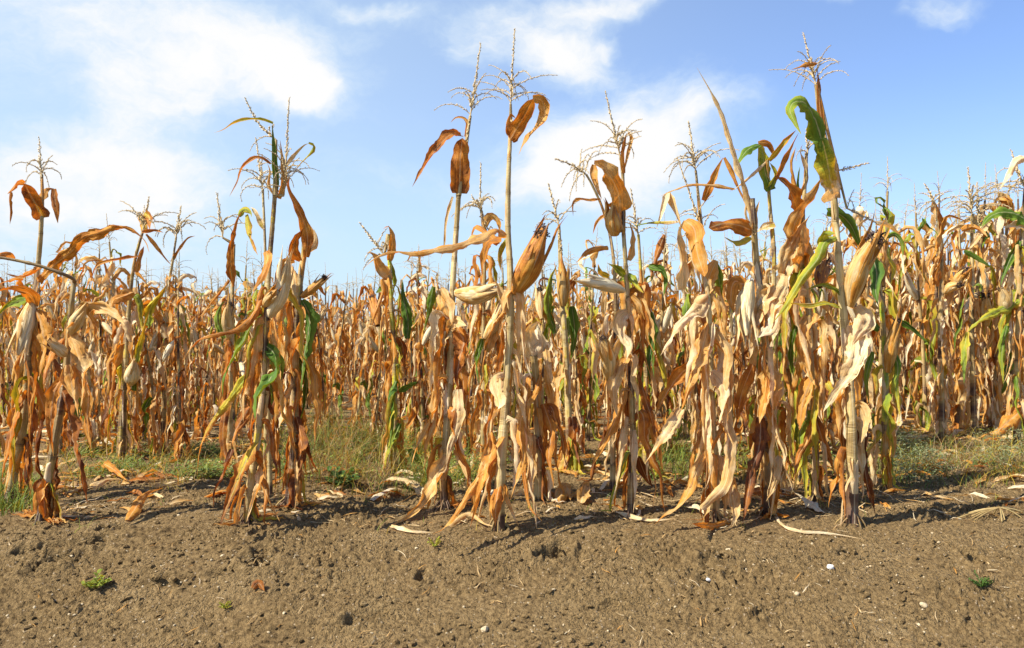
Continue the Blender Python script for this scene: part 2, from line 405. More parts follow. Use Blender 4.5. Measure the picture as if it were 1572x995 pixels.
def ear_geo(base, tip, w, rd, tint=0.12, green=0.0, sides=14, nst=12, husks=6, open_tip=True):
    """an ear in its husk: body of overlapping husk leaves with loose pointed tips"""
    g = Geo(); b = np.asarray(base, float); t_ = np.asarray(tip, float); ax = t_ - b; L = np.linalg.norm(ax); ax /= L
    u = np.cross(ax, (0.1, 1, 0.05)); u /= np.linalg.norm(u); v = np.cross(ax, u)
    ph = rd.uniform(0, 6); k = rd.choice((3, 4)); tw = rd.uniform(-1.5, 1.5); bend = (u * rd.uniform(-1, 1) + v * rd.uniform(-.5, .5)) * w * 0.22
    V = []; UV = []; LK = []; rr = rd.random()
    for i in range(nst + 1):
        t = i / nst
        r = w * 0.43 * (0.42 + 0.58 * math.sin(min(1, t / 0.45) * PI / 2)) * (1 - max(0, (t - 0.40) / 0.60) ** 1.7 * 0.86)
        c = b + ax * L * t + bend * math.sin(t * PI)
        for j in range(sides):
            a = 2 * PI * j / sides
            m = 1 + 0.12 * abs(math.sin((a * k + ph + tw * t) / 2)) + 0.04 * math.sin(a * 7 + t * 5 + ph)
            V.append(c + (u * math.cos(a) + v * math.sin(a)) * r * m); UV.append((t * L * .6, (j % sides) / sides * 1.0)); LK.append((tint + 0.1 * math.sin(a * k + ph), green * (1 - t), rr))
    I = np.arange(nst)[:, None] * sides + np.arange(sides)[None, :]; J = np.arange(nst)[:, None] * sides + (np.arange(sides)[None, :] + 1) % sides
    g.add(V, np.stack([I, J, J + sides, I + sides], -1).reshape(-1, 4), UV, LK)
    for h in range(husks):
        a0 = ph + h * 2 * PI / max(husks, 1) + rd.uniform(-.4, .4); loose = rd.uniform(0.1, 0.9) * (rd.random() < .7); ext = rd.uniform(0.7, 1.3); pts = []
        for q in range(8):
            t = q / 7 * ext; a = a0 + tw * 0.25 * t
            r = w * 0.455 * (0.42 + 0.58 * math.sin(min(1, t / 0.45) * PI / 2)) * (1 - min(1, max(0, (t - 0.40) / 0.72)) ** 1.6 * 0.82) + loose * w * max(0, t - .5)
            pts.append(b + ax * L * t + bend * math.sin(min(t, 1) * PI) + (u * math.cos(a) + v * math.sin(a)) * r)
        nrm = u * math.cos(a0) + v * math.sin(a0)
        s0 = rd.random
        ribbon(g, catmull(pts, 12), w * rd.uniform(0.55, .95), -nrm, (rd.uniform(-.2, .2), rd.uniform(-.5, .5)), tint + rd.uniform(-.1, .3), green, 0, _CS(rd, 1), curl=1.4, wave=0.16, cols=5, flare=0.5, crumple=0.6)
    return g


class _CS:
    """random source whose sign choice is fixed (husk leaves always cup inward)"""
    def __init__(s, rd, c): s.rd = rd; s.c = c
    def random(s): return s.rd.random()
    def uniform(s, a, b): return s.rd.uniform(a, b)
    def choice(s, seq): return s.c


def silk_geo(tip, ax, w, rd, n=60):
    """a matted tuft of dark dried silk"""
    g = Geo(); tip = np.asarray(tip, float); ax = np.asarray(ax, float); ax = ax / np.linalg.norm(ax)
    for i in range(n):
        d = ax * .5 + np.array([rd.gauss(0, .5), rd.gauss(0, .5), rd.gauss(0, .5) - .25]); d /= np.linalg.norm(d)
        p = tip - ax * w * .45 + np.array([rd.gauss(0, w * .12) for _ in range(3)]); q = p + d * w * rd.uniform(.3, .6)
        r = p + d * w * 0.3 + ax * w * .15 + np.array([rd.gauss(0, w * .10) for _ in range(3)])
        tube(g, [p, r, q], [w * .045, w * .05, w * .02], 3, (0.9, 0, .5))
    return g


def spike(g, P, r, rd, fine=True, look=(0.4, 0, 0.5)):
    """one tassel branch with its husked florets"""
    n = len(P); T = np.gradient(P, axis=0); T /= np.maximum(np.linalg.norm(T, axis=1), 1e-9)[:, None]
    tube(g, P, [r * 0.30 * (1 - 0.5 * i / n) for i in range(n)], 4, look)
    L = np.linalg.norm(np.diff(P, axis=0), axis=1).sum(); m = int(L / (0.006 if fine else 0.016)); V = []; Fc = []
    for i in range(m):
        t = (0.10 + 0.90 * (i + rd.random() * .6) / m); x = min(t, .999) * (n - 1); a = int(x); f = x - a
        p = P[a] * (1 - f) + P[min(a + 1, n - 1)] * f; tt = T[a]
        s = np.cross(tt, [rd.gauss(0, 1) for _ in range(3)]); s /= max(np.linalg.norm(s), 1e-6)
        k = r * (1.0 - 0.55 * t) * rd.uniform(.7, 1.2); q = p + s * k * 0.9 + tt * k * 1.9; w_ = np.cross(tt, s) * k * 0.42
        md = p + s * k * 0.55 + tt * k * 0.6; i0 = len(V); V += [p, md + w_ , q, md - w_, md + s * k * .45]
        Fc += [(i0, i0 + 1, i0 + 4), (i0 + 1, i0 + 2, i0 + 4), (i0 + 2, i0 + 3, i0 + 4), (i0 + 3, i0, i0 + 4), (i0, i0 + 3, i0 + 1), (i0 + 1, i0 + 3, i0 + 2)]
    if V: g.add(V, Fc, np.zeros((len(V), 2)), np.tile(look, (len(V), 1)))


def tassel_geo(base, tip, nb, bl, r, rd, fine=True, droop=1.0, bend=0.0):
    g = Geo(); b = np.asarray(base, float); t_ = np.asarray(tip, float); ax = t_ - b; L = np.linalg.norm(ax); ax /= L
    u = np.cross(ax, (0, 1, 0.01)); u /= np.linalg.norm(u); v = np.cross(ax, u)
    mid = b + ax * L * .5 + u * bend * L
    spike(g, catmull([b, mid, t_], 10), r, rd, fine)
    for i in range(nb):
        a = i * 2.4 + rd.uniform(-.5, .5); h = L * (0.02 + 0.33 * i / nb); le = bl * rd.uniform(.7, 1.15) * (1 - .35 * i / nb)
        side = u * math.cos(a) + v * math.sin(a); p = b + ax * h; el = rd.uniform(0.3, 1.2); dr_ = rd.uniform(.7, 2.6); pts = [p.copy()]; m = 8
        for q in range(m):
            e = el - (q / m) ** 1.2 * dr_ * droop
            d = side * math.cos(e) + np.array([0, 0, 1.0]) * math.sin(e); p = p + d / np.linalg.norm(d) * le / m; pts.append(p.copy())
        spike(g, np.array(pts), r * 0.62, rd, fine)
    return g


def hang_leaf(g, node, az, L, w, rd, segs, cols, tint, g0=0, g1=0, arch=False, zmin=0.012, gh=None, crk=1.0):
    """a leaf that leaves the stalk, bends over and hangs, twisting as it dries"""
    e0 = rd.uniform(0.7, 1.25); e1 = rd.uniform(-1.5, -1.25); sb = rd.uniform(0.05, 0.16); sw = rd.uniform(0.08, 0.2)
    if arch: e0 = rd.uniform(0.75, 1.2); e1 = rd.uniform(-1.35, -0.7); sb = rd.uniform(.25, .45); sw = rd.uniform(.12, .3)
    p = np.array(node, float); pts = [p.copy()]; s = [rd.random() * 9 for _ in range(3)]; s2 = [rd.random() * 9 for _ in range(3)]
    n = segs; cf = crk
    for i in range(n):
        t = (i + .5) / n; k = min(max((t - sb) / sw + .5, 0), 1); k = k * k * (3 - 2 * k); e = e0 + (e1 - e0) * k + sn(s, t, 0.28 * cf, 1.5 * cf)
        a = az + sn(s2, t, 0.9 * cf, 0.8 * cf)
        d = np.array([math.cos(a) * math.cos(e), math.sin(a) * math.cos(e), math.sin(e)])
        q = p + d * L / n
        fl = zmin if gh is None else gh(q[0], q[1]) + zmin
        if q[2] < fl:
            q = p + np.array([math.cos(az), math.sin(az), 0]) * L / n; q[2] = (fl if gh is None else gh(q[0], q[1]) + zmin) + rd.uniform(0, .012)
        p = q; pts.append(p.copy())
    tw = rd.uniform(-4.2, 4.2)
    ribbon(g, pts, w, (-math.cos(az) * .5, -math.sin(az) * .5, 1.0), (rd.uniform(-.4, .4), tw), tint, g0, g1, rd, curl=rd.uniform(.5, 2.1), wave=0.4, cols=cols, transport=True, crumple=.6 + .6 * crk)


# ------------------------------------------------------------------ ground
def lattice(seed, n=256):
    return np.random.RandomState(seed).rand(n, n)


def vnoise(x, y, lat):
    n = lat.shape[0]; xi = np.floor(x).astype(int); yi = np.floor(y).astype(int); fx = x - xi; fy = y - yi
    fx = fx * fx * fx * (fx * (fx * 6 - 15) + 10); fy = fy * fy * fy * (fy * (fy * 6 - 15) + 10)
    a = lat[xi % n, yi % n]; b = lat[(xi + 1) % n, yi % n]; c = lat[xi % n, (yi + 1) % n]; d = lat[(xi + 1) % n, (yi + 1) % n]
    return (a * (1 - fx) + b * fx) * (1 - fy) + (c * (1 - fx) + d * fx) * fy


LAT = [lattice(i + 5) for i in range(8)]


def h0(x, y):
    """broad lie of the land: level field, a bank sloping down towards the track"""
    x = np.asarray(x, float); y = np.asarray(y, float)
    e = 3.30 + 0.10 * (vnoise(x * 0.7 + 9, x * 0 + 3.3, LAT[0]) - .5)
    d = np.maximum(0, e - y + 0.12); s = np.where(d < .3, d * d / .6, d - .15)
    return -0.30 * np.minimum(s, 3.0)


def h1(x, y):
    x = np.asarray(x, float); y = np.asarray(y, float)
    m = (vnoise(x * 1.6 + 7, y * 2.2 + 5, LAT[1]) - .5) * 0.045
    m = m + (vnoise(x * 5 + 3, y * 6.5, LAT[2]) - .5) * 0.026
    return h0(x, y) + m


def gz(x, y): return float(h1(np.array([x]), np.array([y]))[0])


def at(px, py, Y): return np.array([(px - CX) / F * Y, Y, CAMZ + (CY - py) / F * Y])


def gp(px, py):
    """the spot on the ground seen at that pixel"""
    lo_, hi = 1.2, 60.0
    for _ in range(50):
        m = (lo_ + hi) / 2; p = at(px, py, m)
        if p[2] > gz(p[0], p[1]): lo_ = m
        else: hi = m
    p = at(px, py, lo_); p[2] = gz(p[0], p[1]); return p


HOLES = [(850, 852, .055, .02, .05), (870, 842, .03, .015, .03), (125, 838, .14, .022, .045), (95, 858, .07, .02, .03), (170, 812, .05, .02, .03), (400, 862, .05, .02, .035), (404, 846, .03, .02, .03),
         (1100, 858, .045, .018, .04), (1092, 874, .03, .012, .03), (1495, 858, .03, .02, .03), (1462, 872, .04, .01, .02), (255, 893, .09, .018, .02), (650, 884, .02, .02, .03), (480, 796, .12, .02, .03),
         (1450, 905, .05, .01, .02), (340, 880, .05, .012, .02), (930, 930, .06, .012, .018), (560, 950, .06, .014, .02), (1300, 850, .04, .012, .018), (60, 880, .05, .015, .02), (700, 838, .05, .01, .015), (1180, 940, .06, .012, .015)]


def make_ground():
    def axis(lo, hi, f, glo, ghi):
        a = list(np.arange(lo, hi, f)); s = f; x = a[-1]
        while x < ghi: s *= 1.13; x += s; a.append(x)
        s = f; x = a[0]; pre = []
        while x > glo: s *= 1.13; x -= s; pre.append(x)
        return np.array(pre[::-1] + a)
    xs = axis(-2.75, 2.75, 0.0068, -420, 420); ys = axis(2.15, 4.9, 0.0068, -30, 900)
    X, Y = np.meshgrid(xs, ys)
    Z = h1(X, Y)
    near = np.clip((8.0 - Y) / 2.5, 0, 1) * np.clip((4.5 - np.abs(X)) / 1.5, 0, 1) * np.clip((Y - .6) / 1.0, 0, 1)
    wx = X + (vnoise(X * 9, Y * 9, LAT[6]) - .5) * .08; wy = Y + (vnoise(X * 9 + 31, Y * 9, LAT[7]) - .5) * .08
    b1 = np.abs(vnoise(wx * 16, wy * 20, LAT[3]) - .5) * 2; b2 = np.abs(vnoise(wx * 38, wy * 44, LAT[4]) - .5) * 2; b3 = vnoise(wx * 85, wy * 95, LAT[5]); b4 = vnoise(X * 140 + 9, Y * 140, LAT[2])
    rough = 0.25 + 1.6 * vnoise(X * 2.6 + 11, Y * 3.6 + 4, LAT[0]) ** 1.5
    Z += near * rough * ((b1 - .5) * 0.0055 + (b2 - .4) * 0.0065 + np.clip(b3 - .45, 0, 1) * 0.014 + (b4 - .5) * 0.009)
    cr = np.clip((b3 - .66) * 5, 0, 1) * np.clip((vnoise(X * 3 + 5, Y * 4, LAT[7]) - .45) * 4, 0, 1)
    Z += near * cr * 0.010
    for (px, py, rx, ry, dp) in HOLES:
        c = gp(px, py); sk = (vnoise(X * 22, Y * 22, LAT[1]) - .5) * 1.1; dy = Y - c[1] - 0.35 * (X - c[0]) * (1 if rx > .05 else 0)
        q = np.sqrt(((X - c[0]) / rx) ** 2 + (dy / (ry * 1.6)) ** 2) + sk
        Z -= dp * 1.5 * np.clip(1.35 - q, 0, 1) ** 0.7 * (q < 1.35)
        Z += dp * 0.35 * np.exp(-((q - 1.7) / .45) ** 2)
    V = np.stack([X.ravel(), Y.ravel(), Z.ravel()], 1); nx, ny = len(xs), len(ys)
    I = np.arange(ny - 1)[:, None] * nx + np.arange(nx - 1)[None, :]
    Q = np.stack([I, I + 1, I + nx + 1, I + nx], -1).reshape(-1, 4)
    o = raw_mesh('ground', V, None, None, Q, np.zeros((0, 3), int), M_SOIL)
    o['kind'] = 'structure'
    return o


make_ground()
NR = np.random.RandomState(4)


def blob_stuff(name, n, smin, smax, region, mat, label, seed, look=None, flat=.7, sink=.25):
    """many small deformed lumps in one mesh"""
    rs = np.random.RandomState(seed)
    import bmesh
    bm = bmesh.new(); bmesh.ops.create_icosphere(bm, subdivisions=1, radius=1); bv = np.array([v.co[:] for v in bm.verts]); bf = np.array([[v.index for v in f.verts] for f in bm.faces]); bm.free()
    V = []; Fs = []; LK = []
    x0, x1, y0, y1 = region; k = 0
    while k < n:
        y = y0 + (y1 - y0) * rs.rand(); x = (x0 + (x1 - x0) * rs.rand())
        if vnoise(np.array([x * 2.1]), np.array([y * 2.9]), LAT[3])[0] < rs.rand() * .9: continue
        s = smin + (smax - smin) * rs.rand() ** 4
        r = bv * (1 + (rs.rand(len(bv), 1) - .5) * .7); r = r * (s * (.7 + .6 * rs.rand(3))) * np.array([1, 1, flat])
        a = rs.rand() * 6.28; ca, sa = math.cos(a), math.sin(a); r = np.stack([r[:, 0] * ca - r[:, 1] * sa, r[:, 0] * sa + r[:, 1] * ca, r[:, 2]], 1)
        V.append(r + np.array([x, y, gz(x, y) + s * sink])); Fs.append(bf + k * len(bv)); LK.append(np.tile([rs.rand(), 0, rs.rand()], (len(bv), 1))); k += 1
    V = np.concatenate(V); o = raw_mesh(name, V, np.zeros((len(V), 2)), np.concatenate(LK), np.zeros((0, 4), int), np.concatenate(Fs), mat, None, False)
    tag(o, label, name.replace('_', ' '), None, 'stuff')


blob_stuff('soil_clods', 24000, 0.0022, 0.013, (-2.6, 2.6, 2.1, 5.0), M_SOIL, 'small crumbly brown clods scattered over the bare soil bank', 1)
blob_stuff('gravel', 3400, 0.0022, 0.0070, (-2.6, 2.6, 2.1, 4.6), M_BEIGE, 'tiny pale pebbles and grit sprinkled over the soil', 2)


def stone(px, py, s, mat, label, seed):
    import bmesh
    rs = random.Random(seed); bm = bmesh.new(); bmesh.ops.create_icosphere(bm, subdivisions=2, radius=1)
    for v in bm.verts: v.co *= rs.uniform(.82, 1.12)
    for v in bm.verts: v.co.x *= 1.2; v.co.z *= .75; v.co *= s
    me = bpy.data.meshes.new('stone'); bm.to_mesh(me); bm.free(); me.materials.append(mat); o = bpy.data.objects.new('stone', me); COL.objects.link(o)
    p = gp(px, py); o.location = (p[0], p[1], p[2] + s * .35); o.rotation_euler = (rs.uniform(-.3, .3), rs.uniform(-.3, .3), rs.uniform(0, 6))
    tag(o, label, 'stone', 'stones lying on the soil bank')


stone(1275, 873, .0150, M_WHITE, 'bright white angular stone, the whitest and largest on the bank', 1)
stone(1418, 931, .0125, M_BEIGE, 'beige rounded stone on the lower right of the bank', 2)
stone(1118, 846, .0120, M_BEIGE, 'pale stone beside the dark hole below the bent leaf', 3)
stone(1223, 913, .0095, M_BEIGE, 'small beige stone midway between the white stone and the right bank foot', 4)
stone(744, 968, .0125, M_BEIGE, 'beige stone near the bottom edge, below the central tall stalk', 5)
stone(1087, 891, .0080, M_WHITE, 'small pale chip of stone just below the small dark hole', 6)

# ------------------------------------------------------------------ corn plants of the front row, each built from its own measurements
def parse_pts(s): return [tuple(float(q) for q in p.split(',')) for p in s.split()]


def hero(label, Yd, stalk, w0, w1, leaves=(), ears=(), tassels=(), fill=(), seed=0, green=0.0, dark=0.35, group='corn plants of the front row', roots=True, cat='corn plant', tint=0.2, ftint=(0.08, 0.95), foot=0.045):
    """stalk: pixels from the foot up; leaves: 'w d r0 r1 tint g0 g1 | x,y x,y ...'; fill: (count, lowest, highest, length)"""
    rd = random.Random(seed * 7 + 3); S = parse_pts(stalk)
    if Yd is None: Yd = gp(*S[0])[1]
    base = at(S[0][0], S[0][1], Yd); base[2] = gz(base[0], base[1]) - 0.01
    P = [base] + [at(x, y, Yd + 0.02 * math.sin(i * 1.7 + seed)) for i, (x, y) in enumerate(S[1:])]
    k = Yd / F
    root = empty('corn_plant', tuple(base), label, cat, group)
    sg, nodes = stalk_geo(P, w0 * k * .40, w1 * k * .42, rd, 12, 0.14, green, dark, 8, tint, foot)
    sg.build('stalk', M_STALK, root, base)
    for sh in sheath_geo(nodes, rd, 10, 7, green=green * .8): sh.build('sheath', M_LEAF, root, base)
    if roots: roots_geo(base + np.array([0, 0, .01]), w0 * k / 2, rd).build('roots', M_STALK, root, base)
    for ln in leaves:
        bl_ = ln[0] == '!'; a, b = ln.lstrip('!').split('|'); w, d, r0, r1, ti, g0, g1 = [float(q) for q in a.split()]; pp = parse_pts(b); n = len(pp)
        pts = [at(x, y, Yd + (d * (i / (n - 1)) if n > 1 else 0) - w0 * k * .3 * (1 if d <= 0 else -1)) for i, (x, y) in enumerate(pp)]
        for q in pts: q[2] = max(q[2], gz(q[0], q[1]) + 0.012)
        L = sum(np.linalg.norm(np.subtract(pts[i + 1], pts[i])) for i in range(n - 1)); g = Geo()
        ribbon(g, catmull(pts, max(12, int(L / 0.016))), w * k * (1.12 if bl_ else 1.06), (0, -1, 0.15), (r0, r1), max(ti + .08, .1), g0, g1, rd, crumple=(.8 if bl_ or pp[0][1] < 400 else 1.5), curl=rd.uniform(.3, 1.5) * (.6 if bl_ else 1), wave=.36, cols=8, blunt=bl_)
        g.build('leaf', M_LEAF, root, base)
    if fill:
        cnt, z0, z1, ll = fill; az = rd.uniform(0, 6)
        nd = [q for q in nodes if z0 <= q[1] <= z1]
        for i in range(int(cnt * 2.4)):
            q = nd[(i * 5) % len(nd)]; az += PI + rd.uniform(-.6, .6); g = Geo()
            gg = (rd.uniform(.3, .9), rd.uniform(0, .6)) if rd.random() < .07 + green * .8 else (0, 0)
            hang_leaf(g, q[0], az, min(ll * rd.uniform(.5, 1.15), (q[0][2] - base[2]) * 1.05 + .13), rd.uniform(.026, .062), rd, 26, 5, rd.uniform(*ftint), gg[0], gg[1], gh=gz, crk=rd.uniform(.8, 1.6))
            g.build('leaf', M_LEAF, root, base)
    for e in ears:
        x0, y0, x1, y1, w, d, ti, gr, sk = e
        b = at(x0, y0, Yd - w0 * k * .4); t_ = at(x1, y1, Yd + d); eo = ear_geo(b, t_, w * k * .80, rd, ti + rd.uniform(.05, .28), gr, 20, 16, 8).build('ear', M_HUSK, root, base)
        if sk: silk_geo(t_, t_ - b, w * k * (.8 if sk == 1 else sk), rd).build('silk', M_SILK, eo, base)
    for t in tassels:
        x0, y0, x1, y1, nb, bl = t[:6]; dr = t[6] if len(t) > 6 else 1.0; bd = t[7] if len(t) > 7 else 0.0
        if y0 < S[-1][1] - 3 or abs(x0 - S[-1][0]) > 4:
            g = Geo(); tube(g, catmull([P[-1], at(x0, y0, Yd)], 5), [w1 * k / 2, w1 * k * .42, w1 * k * .36, w1 * k * .3, w1 * k * .25], 8, (.3, 0, .5)); g.build('tassel_stem', M_STALK, root, base)
        tassel_geo(at(x0, y0, Yd), at(x1, y1, Yd + rd.uniform(-.05, .05)), int(nb * 1.3), bl * k * 1.25, 0.0115 * Yd / 3.5, rd, True, dr, bd).build('tassel', M_TASSEL, root, base)
    return root


#HEROES#
hero('far left tasselled corn plant with two folded orange leaves below its tassel', None, '12,770 22,715 36,650 44,560 50,480 58,410 62,370 64,335 65,300 64,268', 20, 5,
     ['!22 -.1 .2 .5 .7 .15 0 | 66,335 56,315 46,298 38,282', '12 -.2 1.2 .3 .55 0 0 | 38,282 28,280 16,292 11,298', '10 .1 .2 .4 .7 0 0 | 17,294 15,305 16,325 15,345',
      '13 .1 .3 .6 .68 0 0 | 64,306 70,292 78,289 84,292', '15 .0 .1 .3 .72 0 0 | 83,290 84,305 87,325 89,343',
      '21 -.35 .3 1.2 .62 .05 0 | 58,432 82,408 108,388 128,366 150,359 168,352 188,350 208,357 222,370 229,388',
      '17 -.3 .5 .2 .65 0 0 | 52,412 36,422 15,430 -8,438', '19 -.2 .2 .6 .68 0 0 | 55,470 46,452 30,446 8,444 -12,452',
      '18 .1 .2 .3 .3 .85 .5 | 48,458 30,462 12,470 -6,488', '26 -.1 -.3 .6 .45 0 0 | 50,470 62,490 68,530 60,580', '18 -.2 .4 .8 .8 0 0 | 40,600 25,640 12,690 2,740', '18 -.1 .2 1.5 .75 0 0 | 44,600 50,650 40,700 46,745'],
     [(48, 466, 28, 545, 33, -.12, .05, 0, 0), (40, 540, 22, 590, 22, .05, .3, 0, 1)], [(64, 272, 60, 212, 7, 42, 1.3)], (9, .05, .6, .6), 1, dark=.5, ftint=(.5, 1))
hero('leaning corn plant at left whose top has snapped over to the left', None, '62,800 70,755 82,690 92,630 101,570 106,510 110,465 114,432', 18, 8,
     ['6 -.05 .2 .2 .25 0 0 | 124,520 131,498 129,476', '24 -.2 .2 .4 .35 0 0 | 122,478 140,468 162,474 182,486 192,500', '26 -.1 .3 1.8 .75 0 0 | 96,600 108,640 116,690 126,730 134,775',
      '22 -.1 0 .3 .65 0 0 | 98,580 85,600 78,650 82,700', '20 -.15 .1 .6 .6 0 0 | 96,520 84,532 72,560 66,590', '24 .1 .2 .5 .9 0 0 | 88,700 84,735 82,770', '22 -.1 -.2 .4 .5 0 0 | 115,560 135,600 133,650 140,690', '34 -.12 .3 .9 .25 0 0 | 108,515 118,540 128,580 124,625', '26 -.08 -.3 .5 .5 0 0 | 104,560 112,600 120,640', '14 -.1 .5 .9 .1 0 0 | 126,482 112,492 100,506', '13 -.1 .3 .9 .6 0 0 | 62,409 50,420 30,424 8,420', '15 -.1 .3 .7 .6 0 0 | 22,399 12,392 0,390 -14,396'],
     [(108, 512, 132, 468, 27, -.08, .15, 0, 0), (100, 545, 75, 524, 24, -.14, .1, 0, 0)], [], (8, .05, .8, .5), 2, dark=.3, tint=.3, foot=.08, ftint=(.4, .95))
g_ = Geo()
hero('slim dark-stalked corn plant with a small yellow folded leaf under its tassel', 4.9, '185,712 188,640 193,560 196,500 201,440 207,400 214,372 220,352', 17, 4,
     ['14 .1 .3 .2 .6 .35 .2 | 221,358 220,342 214,332 222,328', '15 -.1 .2 .2 .65 .3 0 | 222,328 229,334 230,352', '9 -.1 .5 .4 .65 0 0 | 218,356 236,353 251,357', '9 .1 .3 .7 .5 0 0 | 224,360 240,380 254,398 264,408',
      '9 -.1 .4 .9 .6 0 0 | 212,394 190,398 165,402 148,410 138,440', '14 0 .2 .4 .55 0 0 | 208,418 214,396 221,378', '22 -.1 .2 .4 .62 0 0 | 205,448 188,455 174,462 169,480', '8 .1 .2 .3 .3 0 0 | 208,418 218,428 228,440', '18 -.1 .1 .9 .4 .7 .3 | 228,500 232,470 246,452 255,438', '14 -.1 .2 .8 .3 .9 .2 | 206,600 212,540 222,500 230,475'],
     [(200, 590, 208, 556, 30, -.1, .0, 0, 0)], [(220, 352, 229, 302, 9, 48, .9)], (9, .08, .75, .5), 3, dark=.7, green=.2)
hero('thin corn plant with a spidery tassel and one small leaf pointing right', 5.1, '250,705 252,620 254,540 256,480 260,430 266,395 270,365', 12, 3,
     ['6 -.05 .3 .5 .65 0 0 | 263,402 276,382 288,366 300,362', '22 -.1 .2 .9 .25 0 0 | 256,452 272,460 282,490 286,530', '13 -.1 .1 .8 .2 .8 .6 | 268,456 278,480 288,512 290,545'],
     [(256, 520, 240, 480, 22, .05, .15, 0, 0)], [(270, 365, 278, 316, 9, 50, 1.0)], (9, .05, .75, .5), 4, ftint=(.4, .9))
hero('dark-stalked corn plant whose green top leaf folds over flat to the left', None, '378,803 384,745 394,680 402,610 407,540 410,470 413,410 418,350 422,300', 16, 8,
     ['12 -.02 .9 .5 .1 1 .9 | 424,300 422,262 420,225 418,192', '9 -.15 .3 .9 .15 .65 .3 | 419,190 400,184 378,184 358,190 342,200 328,204', '11 .0 .6 1.0 .4 .0 .0 | 428,305 436,275 434,250 430,215', '8 .0 .9 1.2 .3 .0 0 | 422,300 414,285 415,262 410,250',
      '8 -.1 .3 .6 .65 0 0 | 415,252 402,243 390,243 372,258 364,280 352,302', '6 .1 .3 .5 .3 .0 .3 | 436,258 452,238 466,224 474,220', '7 .1 .2 1.2 .4 .7 .1 | 474,219 482,224 474,237 460,252 448,268',
      '20 -.15 .3 .3 .62 0 0 | 408,386 410,400 402,425 388,448', '16 -.3 .2 1.0 .65 .05 0 | 402,450 388,482 365,505 335,512 308,520 292,535 282,552', '22 -.1 .3 .6 .1 0 0 | 410,470 425,440 432,410 440,395',
      '16 -.15 .4 1.1 .2 .75 .95 | 400,482 386,495 376,520 356,552 344,585 342,612', '30 -.25 .3 1.2 .0 1.0 .9 | 408,530 424,545 424,568 408,590 394,612 392,650', '16 .05 .3 .9 .5 .6 0 | 392,560 350,615 318,660 305,700 303,728',
      '20 -.1 .2 1.0 .8 0 0 | 384,625 368,650 358,672 356,688', '14 -.2 .2 1.4 .85 0 0 | 356,690 352,705 340,735 330,755 328,782', '24 -.25 .1 .5 .75 .35 0 | 394,680 378,705 362,745 350,775 338,806', '17 -.2 .6 .3 .12 0 0 | 398,712 400,735 390,765 378,802', '10 -.1 .2 .9 .5 0 0 | 400,735 412,765 424,790 432,805',
      '14 .05 .2 .9 .3 0 0 | 410,600 402,640 398,690', '14 .05 .2 .9 .2 .9 .6 | 425,540 432,570 430,600'],
     [(414, 486, 440, 402, 34, -.08, .0, 0, 0), (405, 470, 424, 445, 20, -.12, .1, 0, 0)], [(436, 300, 444, 150, 16, 60, .9), (424, 215, 376, 150, 3, 35, .9, .08)], (9, .1, .72, .5), 5, dark=.6, green=.2, ftint=(.35, .95))
hero('rusty-topped corn plant just right of the one with the green folded top leaf', None, '442,778 450,710 452,640 453,560 456,480 462,420 467,385 468,345 460,325', 18, 10,
     ['18 -.05 .4 .6 .62 0 0 | 470,395 472,362 464,335 452,310 442,285 446,268', '20 -.1 .2 .9 .8 0 0 | 462,400 450,385 455,365 466,350', '16 .1 .2 .6 .2 0 0 | 468,385 484,372 482,352', '16 -.1 .2 .8 .5 0 0 | 452,400 436,405 426,430 420,450',
      '24 -.05 .3 .8 .1 1 .9 | 464,460 474,485 472,520 466,552 462,600', '16 .05 .2 .9 .1 1 1 | 455,540 470,580 468,620 460,650', '20 -.15 .2 .7 .9 0 0 | 455,640 462,670 462,705 458,745', '13 .1 .1 1.5 .9 0 0 | 462,655 474,690 482,712 490,728', '12 -.1 .1 .8 .6 0 0 | 430,620 422,670 425,710 422,765',
      '18 -.1 .5 1.5 .15 0 0 | 450,590 436,630 425,665 422,690', '12 -.1 .2 .9 .3 0 0 | 450,700 456,740 452,790'],
     [(462, 456, 500, 424, 18, .0, .35, 0, .6), (452, 470, 446, 410, 30, .05, .05, 0, 0)], [], (9, .1, .75, .5), 6, dark=.6, green=.15, ftint=(.4, 1))
hero('thin-stemmed corn plant with a drooping spidery tassel behind the green folded leaf', 3.9, '415,765 412,640 410,520 408,420 406,350 403,290', 10, 4,
     ['10 .05 .3 .6 .1 .3 0 | 406,352 398,338 390,322 384,318'], [], [(403, 292, 393, 212, 9, 55, 1.2)], (4, .1, .6, .5), 7, roots=False)
hero('small corn plant with orange looped leaves and a tan ear', 4.6, '350,745 352,660 354,560 356,480 357,430 359,375', 14, 6,
     ['14 -.1 .3 .6 .68 .1 0 | 358,440 354,408 356,370 364,338 372,324', '12 -.05 .2 .5 .3 .6 .5 | 366,332 374,322 384,326 386,334', '14 -.1 .3 .9 .5 .5 .1 | 378,330 380,355 388,378 396,392', '9 .1 .2 .3 .3 .7 .2 | 388,320 398,338 406,352', '8 .1 .2 .9 .6 0 0 | 352,430 335,450 320,470 308,490', '14 .1 .3 .9 .3 .7 .8 | 344,520 334,490 340,468 346,462'],
     [(352, 520, 352, 462, 24, -.1, .25, 0, .5)], [(342, 365, 333, 296, 8, 45, 1.0)], (7, .1, .7, .5), 8, ftint=(.4, .95))
